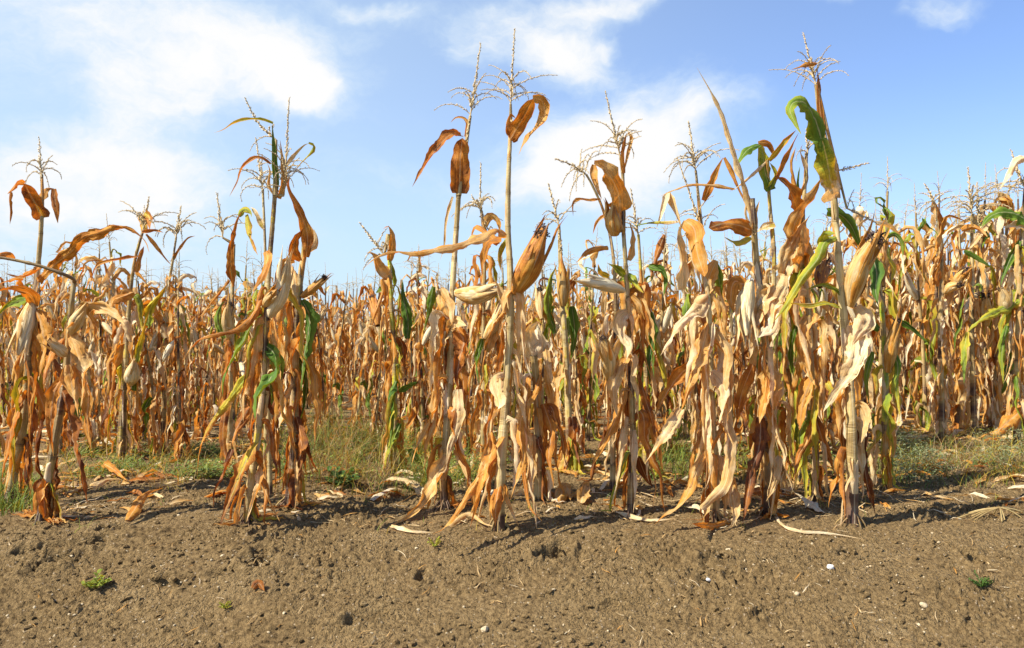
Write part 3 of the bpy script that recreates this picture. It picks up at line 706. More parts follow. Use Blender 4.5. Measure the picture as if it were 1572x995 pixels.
hero('tall corn plant with a broad orange leaf sheath standing upright beneath its tassel', None, '683,782 680,735 684,690 687,640 690,580 693,510 695,440 698,390 701,345 704,300', 17, 9,
     ['!30 -.04 .05 .0 .62 0 0 | 705,297 706,270 707,240 710,212', '20 -.25 .2 .7 .72 0 0 | 708,208 694,206 680,216 664,236 648,262 633,287', '10 .02 .3 .4 .7 0 0 | 714,210 718,192 712,182 700,181 692,188',
      '6 .02 .2 .2 .3 0 0 | 695,302 689,322 684,348 682,378 676,400', '32 -.12 .1 .9 .82 0 0 | 702,505 712,525 706,550 702,575 704,600', '22 -.12 .3 -.4 .12 0 0 | 702,598 704,625 700,660 690,690 686,712', '24 -.15 .1 .6 .2 0 0 | 690,503 702,495 716,500', '16 -.1 .3 1.2 .3 0 0 | 668,600 664,640 652,665 640,688 632,712',
      '28 -.25 .2 .5 .42 0 0 | 690,688 678,718 664,748 644,778 618,806 602,814', '12 -.1 .1 .6 .35 0 0 | 698,690 712,715 722,742 726,758', '20 .0 0 .3 .3 0 0 | 686,670 684,700 684,740', '24 .0 .3 .9 .1 0 0 | 688,500 678,520 682,560', '16 .05 .3 .9 .2 .9 .6 | 665,440 658,475 650,510', '10 .1 .2 .9 .6 0 0 | 660,640 664,690 668,740',
      '20 -.1 .3 .8 .25 .1 0 | 676,442 690,470 694,500'],
     [(700, 450, 768, 444, 38, -.12, .08, 0, 0), (692, 505, 672, 440, 24, .06, .3, 0, 0)], [(704, 300, 722, 176, 1, 1), (722, 178, 738, 66, 7, 58, 1.0)], (9, .08, .62, .55), 9, dark=.25)
hero('tallest central corn plant, thick cane with a big tan ear pointing up right', None, '766,812 767,760 770,700 776,620 781,540 784,470 783,410 780,360 780,310 781,260 783,215 784,195', 23, 7,
     ['!22 -.15 .2 .4 .62 0 0 | 783,214 794,196 806,176 818,152', '20 .05 .2 .9 .45 0 0 | 818,152 832,154 836,178 826,194 810,210 796,238', '14 .0 .2 .4 .65 0 0 | 782,208 779,190 784,176 792,182',
      '21 -.45 .4 .9 .5 0 0 | 778,362 760,352 738,362 708,374 672,382 634,388 600,386 576,396 556,414', '12 .1 .3 1.2 .3 .6 0 | 776,368 766,390 770,420', '16 .05 .2 .9 .6 0 0 | 770,368 750,372 742,400 740,430', '15 .1 .3 .8 .6 0 0 | 765,375 745,356 730,348 722,370',
      '24 -.15 .4 1.6 .3 0 0 | 774,574 762,580 764,605 768,622 756,640 752,668', '22 -.25 .2 1.4 .5 0 0 | 752,665 752,700 744,735 734,765 722,792', '19 -.3 .3 1.0 .45 0 0 | 772,668 758,690 738,728 716,762 700,788 680,812 664,820', '10 -.1 .1 .5 .3 0 0 | 768,735 780,770 788,790 796,806', '24 -.1 .2 .5 .7 0 0 | 768,740 762,770 760,808',
      '16 -.15 .2 1.4 .5 0 0 | 800,640 797,670 804,700 792,740 783,768', '8 -.1 .2 .6 .55 0 0 | 800,690 806,740 814,780 832,800', '20 .0 .3 .5 .2 0 0 | 776,480 768,450 760,430', '16 -.05 .2 .5 .3 0 0 | 790,440 776,455 772,480'],
     [(791, 450, 834, 350, 50, -.12, .6, 0, .5)], [(784, 196, 784, 160, 0, 1), (784, 160, 790, 44, 13, 66, 1.0)], (6, .1, .6, .5), 10, dark=.2, tint=.1)
hero('headless corn plant topped by a square cream scrap of husk', None, '826,768 827,720 826,660 824,600 821,560 819,545', 17, 13,
     ['38 -.05 .1 .3 -.05 0 0 | 820,548 812,528 814,508 826,494', '26 .0 .2 -.4 .0 0 0 | 824,548 832,530 826,505', '18 -.1 .3 1.3 .5 0 0 | 830,575 822,600 810,622 812,660', '14 -.1 .2 1.0 .15 0 0 | 838,530 842,560 850,600', '20 -.1 .2 1.1 .75 0 0 | 834,620 846,660 842,700 850,748', '18 -.1 .4 .9 .3 0 0 | 816,600 806,640 812,690 808,740', '14 .1 .3 .9 .2 0 0 | 838,560 848,620 862,660'],
     [], [], (8, .1, .95, .5), 11, dark=.3)
hero('corn plant with an upright tan ear hugged by a green leaf', 4.55, '876,735 874,680 872,620 870,560 866,500 863,470 862,440', 15, 9,
     ['15 -.1 .2 .8 .1 .9 .6 | 852,512 842,470 846,430 856,404', '18 .0 .2 .6 .5 .3 .1 | 850,500 838,480 838,450', '16 .05 .3 .9 .2 1 .8 | 878,470 882,510 876,560', '20 -.1 .2 1.1 .85 0 0 | 878,640 884,680 890,715', '18 -.1 .2 .8 .5 0 0 | 862,560 856,610 862,650', '12 .1 .2 .9 .3 .9 .5 | 850,470 838,520 832,560'],
     [(864, 470, 862, 400, 27, -.05, .3, .1, 0), (832, 490, 828, 442, 18, .05, .25, 0, .6)], [(862, 400, 858, 345, 0, 1), (858, 346, 842, 282, 6, 40, .9)], (10, .05, .85, .5), 12, green=.2)
hero('corn plant with a looped brown top leaf and a cream ear lying out left', None, '968,792 969,740 972,680 970,620 968,560 965,500 963,450 960,400 957,350 957,300 956,265', 15, 6,
     ['10 -.05 .3 .3 .6 0 0 | 958,266 956,245 958,222 962,204', '9 .0 .3 .3 .45 0 0 | 964,204 970,212 964,236 958,264', '!30 -.15 .2 .5 .5 0 0 | 952,325 950,300 940,276 924,256 912,252', '13 -.1 .2 .4 .6 0 0 | 912,253 912,270 918,292 924,306', '8 -.1 .3 .6 .55 0 0 | 922,306 905,308 890,306 880,312 880,332',
      '16 .05 .2 .5 .15 0 0 | 944,350 950,318 936,300', '22 .0 .2 .5 .4 0 0 | 958,355 948,330 950,310', '16 .0 .2 .9 .5 0 0 | 965,400 972,370 966,340', '15 -.15 .2 .5 .58 0 0 | 934,380 918,380 900,388 884,404', '18 -.1 .2 .3 .3 .75 .6 | 958,424 946,412 932,404', '21 -.1 .2 .3 .2 .7 .35 | 964,420 974,432 988,450', '12 -.1 .2 .4 .2 .4 .2 | 935,425 922,418 918,405',
      '8 .1 .3 .3 .1 0 .9 | 1042,340 1020,341 995,342 968,348', '24 -.1 .3 1.2 .2 0 0 | 966,478 952,490 956,515 966,532 962,552', '24 -.1 .2 .8 .45 0 0 | 962,550 950,572 942,600 948,640', '12 -.2 .3 1.1 .15 0 0 | 962,640 956,680 952,720 946,752 938,776', '11 -.1 .2 .5 .1 0 0 | 974,660 974,710 976,750 972,788', '20 .1 .2 .8 .85 0 0 | 980,700 990,728 1002,748',
      '24 -.05 .3 1 .3 0 0 | 970,455 985,470 1000,500 1005,530', '15 -.1 .1 1.2 .7 0 0 | 952,620 940,655 922,690 905,722', '14 0 .2 1.0 .1 1 1 | 998,480 1002,520 996,560 1000,600'],
     [(957, 446, 890, 431, 27, -.15, .0, 0, 0), (944, 362, 941, 316, 32, -.06, .2, 0, 0), (934, 582, 926, 516, 31, -.12, .22, 0, .4)], [(956, 266, 952, 240, 0, 1), (952, 240, 929, 140, 13, 58, .95)], (9, .1, .7, .55), 13, dark=.45, green=.05)
hero('corn plant with a bent-over tassel reaching left, behind the brown looped leaf', 4.0, '940,750 942,640 945,520 944,430 938,370 925,320 908,282 900,268', 12, 4,
     ['9 .05 .3 .8 .5 0 0 | 930,330 918,340 910,360', '16 .1 .3 .9 .2 0 0 | 944,430 930,450 928,490'], [], [(900, 268, 852, 244, 9, 46, 1.2, -.06)], (8, .1, .7, .55), 14, roots=False)
hero('slim dark corn plant with long dark green leaves, behind the cream-eared one', 4.4, '992,735 990,650 992,560 988,480 984,420 980,360', 14, 5,
     ['16 -.05 .4 1.0 .1 1 .9 | 990,470 1002,500 1000,540 1004,580', '14 .1 .2 .9 .1 1 1 | 986,520 980,560 990,600 992,640', '10 .0 .2 .8 .1 1 .9 | 1000,410 1014,412 1022,428 1018,458', '13 -.05 .3 .9 .1 .9 1 | 996,408 1008,412 1020,416', '14 .0 .3 .9 .7 0 0 | 1020,360 1005,400 998,430'],
     [(992, 470, 1016, 540, 22, .05, .3, 0, 0)], [(980, 362, 968, 290, 7, 40, 1.0)], (9, .05, .8, .5), 15, green=.4, dark=.6, ftint=(.3, .9))
hero('corn plant with a long folded tan top leaf, left of the pale spear', None, '1098,800 1098,740 1096,680 1093,620 1091,560 1089,500 1086,450 1078,400 1068,355', 15, 9,
     ['22 -.1 .2 .6 .2 0 0 | 1046,445 1046,400 1042,360 1050,338', '!26 -.1 .2 .7 .5 0 0 | 1052,338 1066,352 1070,385 1082,425', '14 0 .3 .6 .2 0 0 | 1060,350 1064,400 1078,440', '22 -.2 .3 .7 .05 0 0 | 1086,448 1078,472 1058,484 1042,498 1028,522 1014,546', '28 -.2 .3 .8 .5 0 0 | 1088,492 1080,530 1068,565 1056,600 1045,632', '21 -.3 .4 .9 .2 0 0 | 1046,628 1030,655 1012,682 990,712',
      '16 -.2 .2 1.4 .45 0 0 | 1088,690 1070,720 1060,750 1042,778 1020,792 1004,806', '22 -.2 .2 1.2 .2 0 0 | 1092,570 1108,590 1112,620 1104,650', '!20 -.2 .4 .1 .3 0 0 | 1108,640 1122,672 1120,708 1112,745 1090,770 1076,782', '22 -.2 .1 .1 .25 0 0 | 1122,735 1126,765 1128,790 1122,810', '14 -.3 .2 .3 .6 0 0 | 1124,808 1100,810 1078,806 1062,804',
      '22 -.1 .3 1.3 .3 0 0 | 1090,500 1104,520 1116,545 1112,590 1118,640', '18 -.1 .2 1.1 .15 0 0 | 1118,560 1120,610 1116,650 1128,690', '17 -.1 .2 .9 .4 0 0 | 1108,660 1090,690 1078,710', '24 .05 .2 .8 .75 0 0 | 1060,560 1040,580 1020,610 1004,640', '14 .05 .2 .9 .1 .9 .6 | 1098,402 1104,430 1108,470', '24 .0 .2 .8 .25 0 0 | 1100,400 1088,430 1092,470'],
     [], [], (9, .05, .85, .6), 16, dark=.12, tint=.12)
hero('corn plant ending in a long bare pale spear slanting up left', None, '1178,792 1180,740 1180,680 1178,620 1178,560 1172,500 1166,440 1160,390 1157,345 1154,305', 19, 11,
     ['15 -.05 .5 .3 .22 0 0 | 1156,345 1148,300 1132,248 1110,180 1094,145 1070,104', '14 .0 .2 .5 .35 0 0 | 1160,360 1146,328 1148,308', '12 .0 .2 .6 .3 0 0 | 1156,360 1160,325 1166,308', '!23 -.12 .1 .2 .62 .05 0 | 1154,354 1134,346 1110,344 1088,350', '15 -.1 .3 .2 .2 .45 .4 | 1152,364 1132,372 1112,364',
      '34 -.15 .2 .9 .1 0 0 | 1168,455 1182,480 1178,505 1158,522', '26 -.05 .2 .7 .5 0 0 | 1150,440 1128,432 1122,455 1126,480', '32 -.15 .15 .9 .35 0 0 | 1180,560 1184,590 1172,625 1166,650', '24 -.2 .2 .8 .82 0 0 | 1168,640 1166,680 1156,720 1148,760 1140,806', '20 .0 .2 1.1 .7 0 0 | 1156,560 1140,600 1132,640 1128,670', '14 -.2 .3 .4 .15 0 0 | 1196,700 1190,740 1176,770', '26 -.1 .3 .9 .2 0 0 | 1190,440 1170,470 1160,500 1158,540', '22 -.1 .2 .8 .25 0 0 | 1205,440 1190,470 1184,505'],
     [(1152, 432, 1146, 516, 36, -.14, -.02, 0, 0)], [], (9, .1, .7, .6), 17, dark=.5, ftint=(.1, .8))
hero('corn plant with green and orange leaves folded sharply over its top', 4.0, '1192,768 1192,680 1190,590 1190,500 1188,430 1187,370 1182,320 1179,270 1178,246', 14, 6,
     ['!20 -.0 .1 .5 .1 .9 .5 | 1184,292 1176,270 1172,245 1168,222', '15 .0 .2 .4 .2 .7 .5 | 1180,290 1190,268 1182,250', '15 -.1 .3 .7 .15 1 .7 | 1166,222 1150,228 1138,242 1126,262', '12 .05 .3 .4 .7 0 0 | 1164,220 1180,222 1190,244', '14 -.1 .2 .3 .62 .35 .2 | 1180,246 1194,230 1208,214 1222,200', '12 -.05 .2 .4 .6 0 0 | 1190,276 1204,245 1214,225 1226,204', '7 -.1 .3 .3 .2 0 0 | 1179,246 1155,268 1128,290 1118,294',
      '8 -.2 .3 1.0 .5 0 0 | 1128,290 1095,284 1062,283 1034,292 1008,304', '14 -.05 .1 .2 .65 0 0 | 1080,308 1090,285 1100,262 1110,242', '8 .0 .2 .3 .55 0 0 | 1112,242 1122,262 1134,290 1148,318', '12 -.1 .3 .3 .15 0 0 | 1026,296 1020,315 1008,350', '12 -.05 .2 .3 .3 0 0 | 1026,296 1036,320 1046,350', '15 0 .2 .6 .1 .3 0 | 1190,345 1174,350 1160,358'],
     [], [], (8, .05, .7, .55), 18, green=.3, dark=.5, ftint=(.1, .8))
hero('pale tasselled corn plant standing behind the folded tan leaf', 4.2, '1090,745 1088,640 1084,540 1080,450 1077,380 1072,310 1068,262', 10, 4,
     [], [], [(1068, 262, 1057, 186, 11, 58, 1.0), (1080, 360, 1040, 243, 7, 52, 1.1)], (9, .05, .8, .5), 19, roots=False)
hero('corn plant with big twisted orange-brown leaves wrapped round its upper half', 3.85, '1252,768 1252,700 1248,620 1244,540 1240,460 1234,400 1232,340 1236,280 1238,235', 15, 6,
     ['30 -.1 .2 .6 .62 0 0 | 1222,330 1216,300 1204,280 1192,272', '32 -.1 .3 .7 .45 0 0 | 1222,385 1218,352 1232,322 1250,294 1262,272', '40 -.1 .1 .6 .3 0 0 | 1230,410 1238,375 1234,345', '26 -.05 .3 .5 .3 0 0 | 1200,420 1212,380 1228,350 1244,330', '14 .0 .3 .7 .15 0 0 | 1230,300 1236,260 1228,232 1232,222', '12 .05 .3 .7 .6 0 0 | 1222,290 1216,250 1222,225', '9 .05 .3 .7 .1 .9 .8 | 1228,310 1226,280 1228,255',
      '30 -.05 .2 1.3 .4 0 0 | 1250,480 1236,510 1238,550 1248,585', '28 -.05 .2 1.2 .5 0 0 | 1246,580 1232,620 1228,660', '20 -.1 .1 1.0 .6 0 0 | 1250,640 1238,680 1226,700 1218,740', '18 .0 .2 1.1 .8 0 0 | 1252,640 1264,680 1282,730', '22 .0 .2 .7 .15 0 0 | 1212,400 1200,440 1184,470', '20 .1 .3 .8 .7 0 0 | 1238,400 1222,430 1214,460 1220,500', '12 .1 .2 .7 .1 1 .9 | 1222,500 1214,540 1218,580'],
     [(1222, 420, 1232, 330, 34, .04, .35, 0, 0), (1258, 440, 1270, 400, 28, .06, .5, 0, .5)], [(1240, 236, 1238, 200, 4, 30, 1.2)], (9, .05, .8, .6), 20, green=.15, dark=.5, ftint=(.2, .8))
hero('tallest right-hand corn plant with a broad green-streaked leaf curling off its top', None, '1308,806 1308,770 1308,700 1306,630 1302,570 1297,510 1292,450 1287,390 1283,345 1281,305 1274,255 1266,215 1258,175 1253,130', 24, 7,
     ['!38 -.15 .1 .1 .0 0 .95 | 1279,306 1276,280 1270,246 1262,212', '36 -.2 .1 .6 .2 .95 .6 | 1268,250 1260,210 1250,180 1236,158 1220,156 1212,168 1220,188 1230,206', '22 .0 .2 .8 .35 0 0 | 1287,304 1286,270 1280,230 1268,190', '11 .0 .2 .4 .85 0 0 | 1263,196 1258,160 1257,125 1254,98', '9 -.1 .2 .4 .72 0 0 | 1254,97 1240,98 1226,103 1214,107',
      '21 -.25 .2 .4 .3 .62 .45 | 1284,364 1266,372 1256,396 1234,424 1214,456 1198,480 1186,496', '22 -.1 .1 .1 .1 .8 .5 | 1266,380 1266,360 1282,358', '24 .1 .3 .7 .1 .9 .8 | 1270,325 1290,330 1306,346 1318,372 1324,385', '13 -.1 .1 .5 .2 .85 .5 | 1290,452 1275,442 1258,438 1236,446', '9 -.1 .6 .9 .1 .55 .3 | 1292,474 1268,466 1242,470 1212,466 1184,468',
      '34 -.2 .1 .7 .2 0 0 | 1306,500 1316,530 1308,565 1284,600 1264,632', '32 -.1 -.2 .6 .15 0 0 | 1316,470 1330,490 1318,512 1308,530', '18 -.05 .2 .8 .3 0 0 | 1306,628 1322,622 1330,645 1322,680', '28 .05 .2 1.0 .88 0 0 | 1318,640 1322,690 1330,735 1344,790', '22 .1 .2 .5 .8 0 0 | 1296,620 1294,660 1296,700', '12 .1 .3 .8 .2 0 0 | 1345,342 1362,346 1384,362', '26 -.02 .2 .7 .25 0 0 | 1302,440 1322,430 1334,420'],
     [(1304, 470, 1346, 358, 42, -.12, .05, 0, .6)], [(1253, 132, 1233, 50, 12, 60, 1.1), (1286, 262, 1334, 250, 0, 1), (1300, 320, 1352, 345, 3, 30, .8)], (4, .1, .4, .45), 21, dark=.12, tint=.12, foot=.10)
hero('half-green corn plant at the right end of the row with an upright tan ear', None, '1360,752 1358,700 1358,640 1360,590 1358,540 1354,480 1350,430 1352,390', 13, 7,
     ['22 -.1 .3 .8 .0 1 1 | 1340,395 1346,420 1344,445 1348,470', '22 -.1 .2 .6 .0 .95 .6 | 1350,506 1336,490 1324,478 1330,470', '18 -.1 .2 .6 .1 .95 .3 | 1368,535 1378,560 1376,600 1382,640', '16 -.1 .3 .9 .1 .4 0 | 1378,600 1380,640 1374,670', '13 .0 .3 .4 .0 1 .9 | 1378,490 1394,500 1408,512 1424,526', '12 .0 .3 .9 .1 .95 .6 | 1358,366 1374,360 1384,374 1386,398',
      '15 .0 .3 .9 .3 .5 .2 | 1358,640 1348,670 1334,690 1330,700', '18 .0 .2 .9 .35 .2 0 | 1362,640 1370,680 1366,720', '24 .0 .2 .6 .3 0 0 | 1352,440 1360,400 1354,370', '10 .0 .2 .9 .1 .9 .6 | 1340,540 1330,580 1334,620'],
     [(1364, 572, 1378, 488, 26, -.08, .25, 0, .5), (1354, 440, 1352, 365, 24, .05, .3, 0, 1)], [], (4, .1, .6, .45), 22, green=.7, dark=.3)
hero('mostly green low corn plant in the gap left of the central pair', 4.55, '606,738 604,700 606,640 606,580 604,520 600,460 598,400 596,360', 12, 7,
     ['16 -.05 .2 .8 .4 0 0 | 598,400 602,370 596,348 588,352', '18 .0 .2 .5 .1 1 1 | 626,520 626,490 620,460 618,430', '16 -.1 .2 .9 .1 1 .8 | 608,585 598,610 600,650 598,690', '13 -.05 .2 .9 .1 .9 1 | 612,600 628,592 642,586', '13 -.1 .3 .9 .2 .8 .4 | 614,650 604,675 594,700 592,728', '14 .0 .2 .8 .1 .9 .7 | 628,690 640,705 650,722', '22 -.1 .2 .7 .5 0 0 | 600,430 584,412 572,390 562,388', '9 .0 .2 .7 .2 .9 .6 | 578,450 590,440 600,428', '12 .1 .2 .7 .2 .7 .6 | 598,404 604,430 602,460'],
     [(580, 500, 570, 455, 24, .1, .5, 0, .4)], [(590, 392, 552, 342, 4, 40, 1)], (9, .1, .8, .45), 23, green=.5, ftint=(.3, .9))
hero('dry corn plant between the tall orange-sheathed plant and the tallest central cane', 4.5, '742,735 742,650 742,560 742,480 744,420 742,360 738,320', 12, 4,
     ['20 -.1 .3 .9 .3 0 0 | 746,540 760,500 776,470 784,455', '14 .0 .3 .9 .5 0 0 | 742,350 752,332 764,340 768,362', '12 .0 .3 .9 .1 .9 .9 | 740,520 732,560 736,590'],
     [(744, 520, 770, 468, 26, .0, .2, 0, 0)], [(738, 322, 724, 300, 8, 48, 1), (752, 380, 738, 250, 4, 40, 1, .05)], (12, .05, .85, .5), 24, roots=False, ftint=(.1, .8))
hero('green-tinged corn plant behind the half-green one, filling the gap left of it', 4.4, '1215,748 1214,660 1212,580 1210,500 1208,440', 13, 8,
     ['16 .0 .2 .8 .1 1 .8 | 1208,500 1200,540 1206,590', '14 .0 .2 .8 .1 .8 .3 | 1214,560 1226,600 1220,650'], [(1210, 480, 1224, 440, 24, 0, .3, 0, 0)], [], (11, .05, .95, .55), 25, green=.4, ftint=(.1, .8), roots=False)
hero('corn plant at the right edge with a broad green leaf arching above a pale one', 5.6, '1562,722 1560,640 1562,560 1564,480 1566,400 1570,340 1574,290', 14, 6,
     ['26 -.1 .2 .6 .1 .95 .8 | 1584,346 1562,330 1538,326 1518,334 1506,350', '20 -.0 .4 .6 .0 0 0 | 1582,352 1560,346 1540,350', '15 -.1 .2 .8 .05 0 0 | 1584,238 1562,246 1550,266 1534,292', '19 -.2 .2 .8 .0 .6 .5 | 1580,452 1552,468 1526,480 1500,494 1484,512', '12 -.1 .3 .8 .0 .4 .9 | 1484,510 1480,545 1480,590', '14 .0 .2 .6 .1 .95 .9 | 1566,370 1552,395 1540,425 1536,440', '9 .0 .2 .4 .1 .9 .9 | 1480,385 1500,396 1524,412', '12 0 .3 .9 .1 .9 .5 | 1546,500 1538,540 1540,590', '30 -.1 .2 .9 .62 0 0 | 1572,628 1550,645 1530,662 1512,668'],
     [(1540, 480, 1536, 440, 26, -.1, .2, 0, .4)], [(1574, 292, 1552, 230, 7, 50, 1)], (10, .1, .8, .5), 26, green=.2)
hero('corn plant with a spearlike brown top leaf, standing behind the weeds at right', 6.0, '1446,712 1446,640 1444,560 1444,480 1446,420 1444,370', 13, 6,
     ['13 0 .2 .3 .6 0 0 | 1446,360 1442,335 1436,310', '12 -.1 .2 .8 .4 0 0 | 1430,400 1442,362 1452,334 1462,332 1490,342', '14 0 .2 .8 .62 0 0 | 1440,440 1442,410 1450,375'], [(1466, 440, 1484, 412, 20, -.1, .3, 0, .7), (1450, 450, 1474, 436, 20, -.1, .2, 0, .7)], [(1438, 318, 1420, 282, 6, 40, .8)], (10, .1, .9, .5), 27, ftint=(.05, .6))
hero('pale corn plant carrying the highest tassel of the right edge cluster', 6.1, '1494,708 1494,620 1492,520 1492,440 1492,380 1492,330', 12, 5,
     ['12 -.1 .3 .6 .5 0 0 | 1476,354 1494,348 1510,356 1516,364', '10 -.1 .2 .7 .2 0 0 | 1520,340 1505,360 1490,380 1478,392'], [(1514, 500, 1512, 448, 24, -.1, .2, 0, .7)], [(1492, 330, 1486, 258, 12, 52, .9), (1502, 350, 1500, 280, 6, 40, .9)], (10, .1, .9, .5), 28, ftint=(.05, .6))
# the snapped top of the leaning plant: a child of that plant
_pl = [o for o in bpy.data.objects if o.get('label', '').startswith('leaning corn plant at left')][0]
_Y = _pl.location.y; g_ = Geo()
_pts = [at(x, y, _Y - i * .03) for i, (x, y) in enumerate([(114, 436), (113.5, 430), (110, 427), (100, 422), (60, 408), (10, 397), (-20, 394)])]
tube(g_, catmull(_pts, 30), [(.5 * 5.5 + 0.9 * (i % 9 == 0)) * _Y / F * (1 - .3 * i / 30) for i in range(30)], 10, (.3, 0, .4))
g_.lk[-1][:, 0] = .6
g_.build('broken_stalk', M_STALK, _pl, tuple(_pl.location))


# ------------------------------------------------------------------ the field behind: prototypes, then copies
def gen_plant(seed, H, lod, greenness=0.1, ears=1):
    rd = random.Random(seed * 13 + 1); parts = []
    lean = (rd.gauss(0, .05), rd.gauss(0, .05)); P = [np.array([lean[0] * t * H + .02 * math.sin(t * 5 + seed), lean[1] * t * H, t * H * .84 - .01]) for t in (0, .2, .4, .6, .8, 1.0)]
    sides, sub, segs, cols = {2: (7, 5, 15, 3), 1: (5, 3, 8, 2), 0: (3, 1, 5, 1)}[lod]
    sg, nodes = stalk_geo(P, 0.017, 0.006, rd, sides, 0.14 if lod else .4, 0, .5, max(sub, 3) if lod else 3)
    sheath_geo(nodes, rd, 5, 3, tints=(-.2, .4), g=sg) if lod else None
    parts.append(('stalk', sg, M_STALK, None))
    nd = [q for q in nodes if .06 < q[1] < .92]; az = rd.uniform(0, 6); nl = {2: 27, 1: 25, 0: 14}[lod]
    for i in range(nl):
        q = nd[int(((i + .5) / nl) ** 1.15 * len(nd))]; az += PI + rd.uniform(-.7, .7); g = Geo(); up = q[1] > .62
        gr = rd.random() < greenness; g0, g1 = (rd.uniform(.4, 1), rd.uniform(0, .9)) if gr else (0, 0)
        hang_leaf(g, q[0], az, rd.uniform(.26, .62) * H / 1.8, rd.uniform(.032, .072), rd, segs, cols, min(1, rd.uniform(0.0, .8) + (.3 if rd.random() < .15 else 0)), g0, g1, arch=up and rd.random() < .45, crk=rd.uniform(1, 2.3))
        parts.append(('leaf', g, M_LEAF, None))
    for e in range(ears):
        q = nd[int(len(nd) * rd.uniform(.5, .72))]; a = rd.uniform(0, 6); up = rd.random() < .6; el = rd.uniform(.9, 1.35) if up else rd.uniform(-1.4, -.3)
        b = q[0] + np.array([math.cos(a) * .02, math.sin(a) * .02, 0]); t_ = b + np.array([math.cos(a) * math.cos(el), math.sin(a) * math.cos(el), math.sin(el)]) * rd.uniform(.17, .23)
        eg = ear_geo(b, t_, rd.uniform(.048, .064), rd, rd.uniform(0, .35), 0, {2: 10, 1: 7, 0: 5}[lod], {2: 8, 1: 6, 0: 4}[lod], 4 if lod else 0)
        parts.append(('ear', eg, M_HUSK, silk_geo(t_, t_ - b, .03, rd, 12) if lod and rd.random() < .6 else None))
    top = P[-1]; tip = top + np.array([lean[0] + rd.gauss(0, .06), lean[1] + rd.gauss(0, .06), 1]) * rd.uniform(.16, .26) * H / 1.8
    tg = tassel_geo(top, tip, {2: 8, 1: 6, 0: 4}[lod], .16 * H / 1.8, .0085 if lod else .010, rd, lod == 2)
    parts.append(('tassel', tg, M_TASSEL, None))
    return parts


def merge_parts(parts, name, mats=(None,)):
    """one mesh of a whole plant, three material slots"""
    ml = [M_STALK, M_LEAF, M_HUSK, M_TASSEL, M_SILK]; g = Geo(); mi = []
    quads = []; tris = []; V = []; U = []; L = []; n = 0; qm = []; tm = []
    for (nm, ge, m, sub) in parts:
        for gg, mm in ((ge, m), (sub, M_SILK)):
            if gg is None: continue
            v, u, l, q, t = gg.merged(); V.append(v); U.append(u); L.append(l); quads.append(q + n); tris.append(t + n); n += len(v)
            k = ml.index(mm); qm.append(np.full(len(q), k)); tm.append(np.full(len(t), k))
    return np.concatenate(V), np.concatenate(U), np.concatenate(L), np.concatenate(quads), np.concatenate(tris), np.concatenate(qm + tm), ml


def merged_obj(name, data):
    V, U, L, Q, T3, mi, ml = data
    o = raw_mesh(name, V, U, L, Q, T3, ml[0])
    for m in ml[1:]: o.data.materials.append(m)
    o.data.polygons.foreach_set('material_index', mi.astype(np.int32)); o.data.update()
    return o


def proto_tree(seed, H, greenness, ears):
    parts = gen_plant(seed, H, 2, greenness, ears)
    r = empty('corn_plant', (0, 0, 0), 'x', 'corn plant')
    for nm, g, m, sub in parts:
        o = g.build(nm, m, r)
        if sub is not None: sub.build('silk', M_SILK, o)
    return r


def copy_tree(o, parent=None):
    c = o.copy(); COL.objects.link(c); c.parent = parent
    for ch in o.children: copy_tree(ch, c)
    return c


rb = random.Random(77)
NEAR = [proto_tree(100 + i, 1.8 + .12 * (i % 3 - 1), (.1, .3, .04, .15, .05, .4, .08, .15, .05)[i], (1, 1, 2, 1, 2, 1, 1, 1, 2)[i]) for i in range(9)]
MIDD = [merge_parts(gen_plant(200 + i, 1.8, 1, (.05, .2, .0, .1, .0, .3, .05)[i % 7], 1 + i % 2), 'corn_plant') for i in range(10)]
MID = [merged_obj('corn_plant', d) for d in MIDD]
used_n = set(); used_m = set()
ROWS = [(5.05, 'first'), (5.75, 'second'), (6.45, 'third'), (7.2, 'fourth'), (7.95, 'fifth'), (8.7, 'sixth'), (9.5, 'seventh')]


def hscale(px):
    """the field stands lower on the left and in the middle than on the right"""
    return float(np.interp(px, [-200, 0, 150, 330, 640, 900, 1100, 1300, 1450, 1700], [.88, .84, .80, .79, .79, .82, .90, 1.08, 1.27, 1.32]))


kk = 0; placed = []
for ri, (Yr, nm) in enumerate(ROWS):
    hw = Yr * 0.645 + .35; x = -hw + rb.uniform(0, .2)
    while x < hw:
        x += rb.uniform(.18, .29); y = Yr + rb.uniform(-.17, .17) ; px = CX + x / y * F
        if ri == 0 and (425 < px < 650 or px > 1370): continue
        if ri == 1 and (450 < px < 560 or px > 1385): continue
        if kk >= 296: break
        sc = hscale(px) * rb.uniform(.88, 1.1)
        if ri < 3:
            i = rb.randrange(len(NEAR))
            if i in used_n: o = copy_tree(NEAR[i])
            else: o = NEAR[i]; used_n.add(i)
        else:
            i = rb.randrange(len(MID))
            if i in used_m: o = MID[i].copy(); COL.objects.link(o)
            else: o = MID[i]; used_m.add(i)
        o.location = (x, y, gz(x, y)); o.rotation_euler = (0, 0, rb.uniform(0, 6.28)); o.scale = (sc * 1.02, sc * 1.02, sc)
        placed.append((ri, px, o)); kk += 1
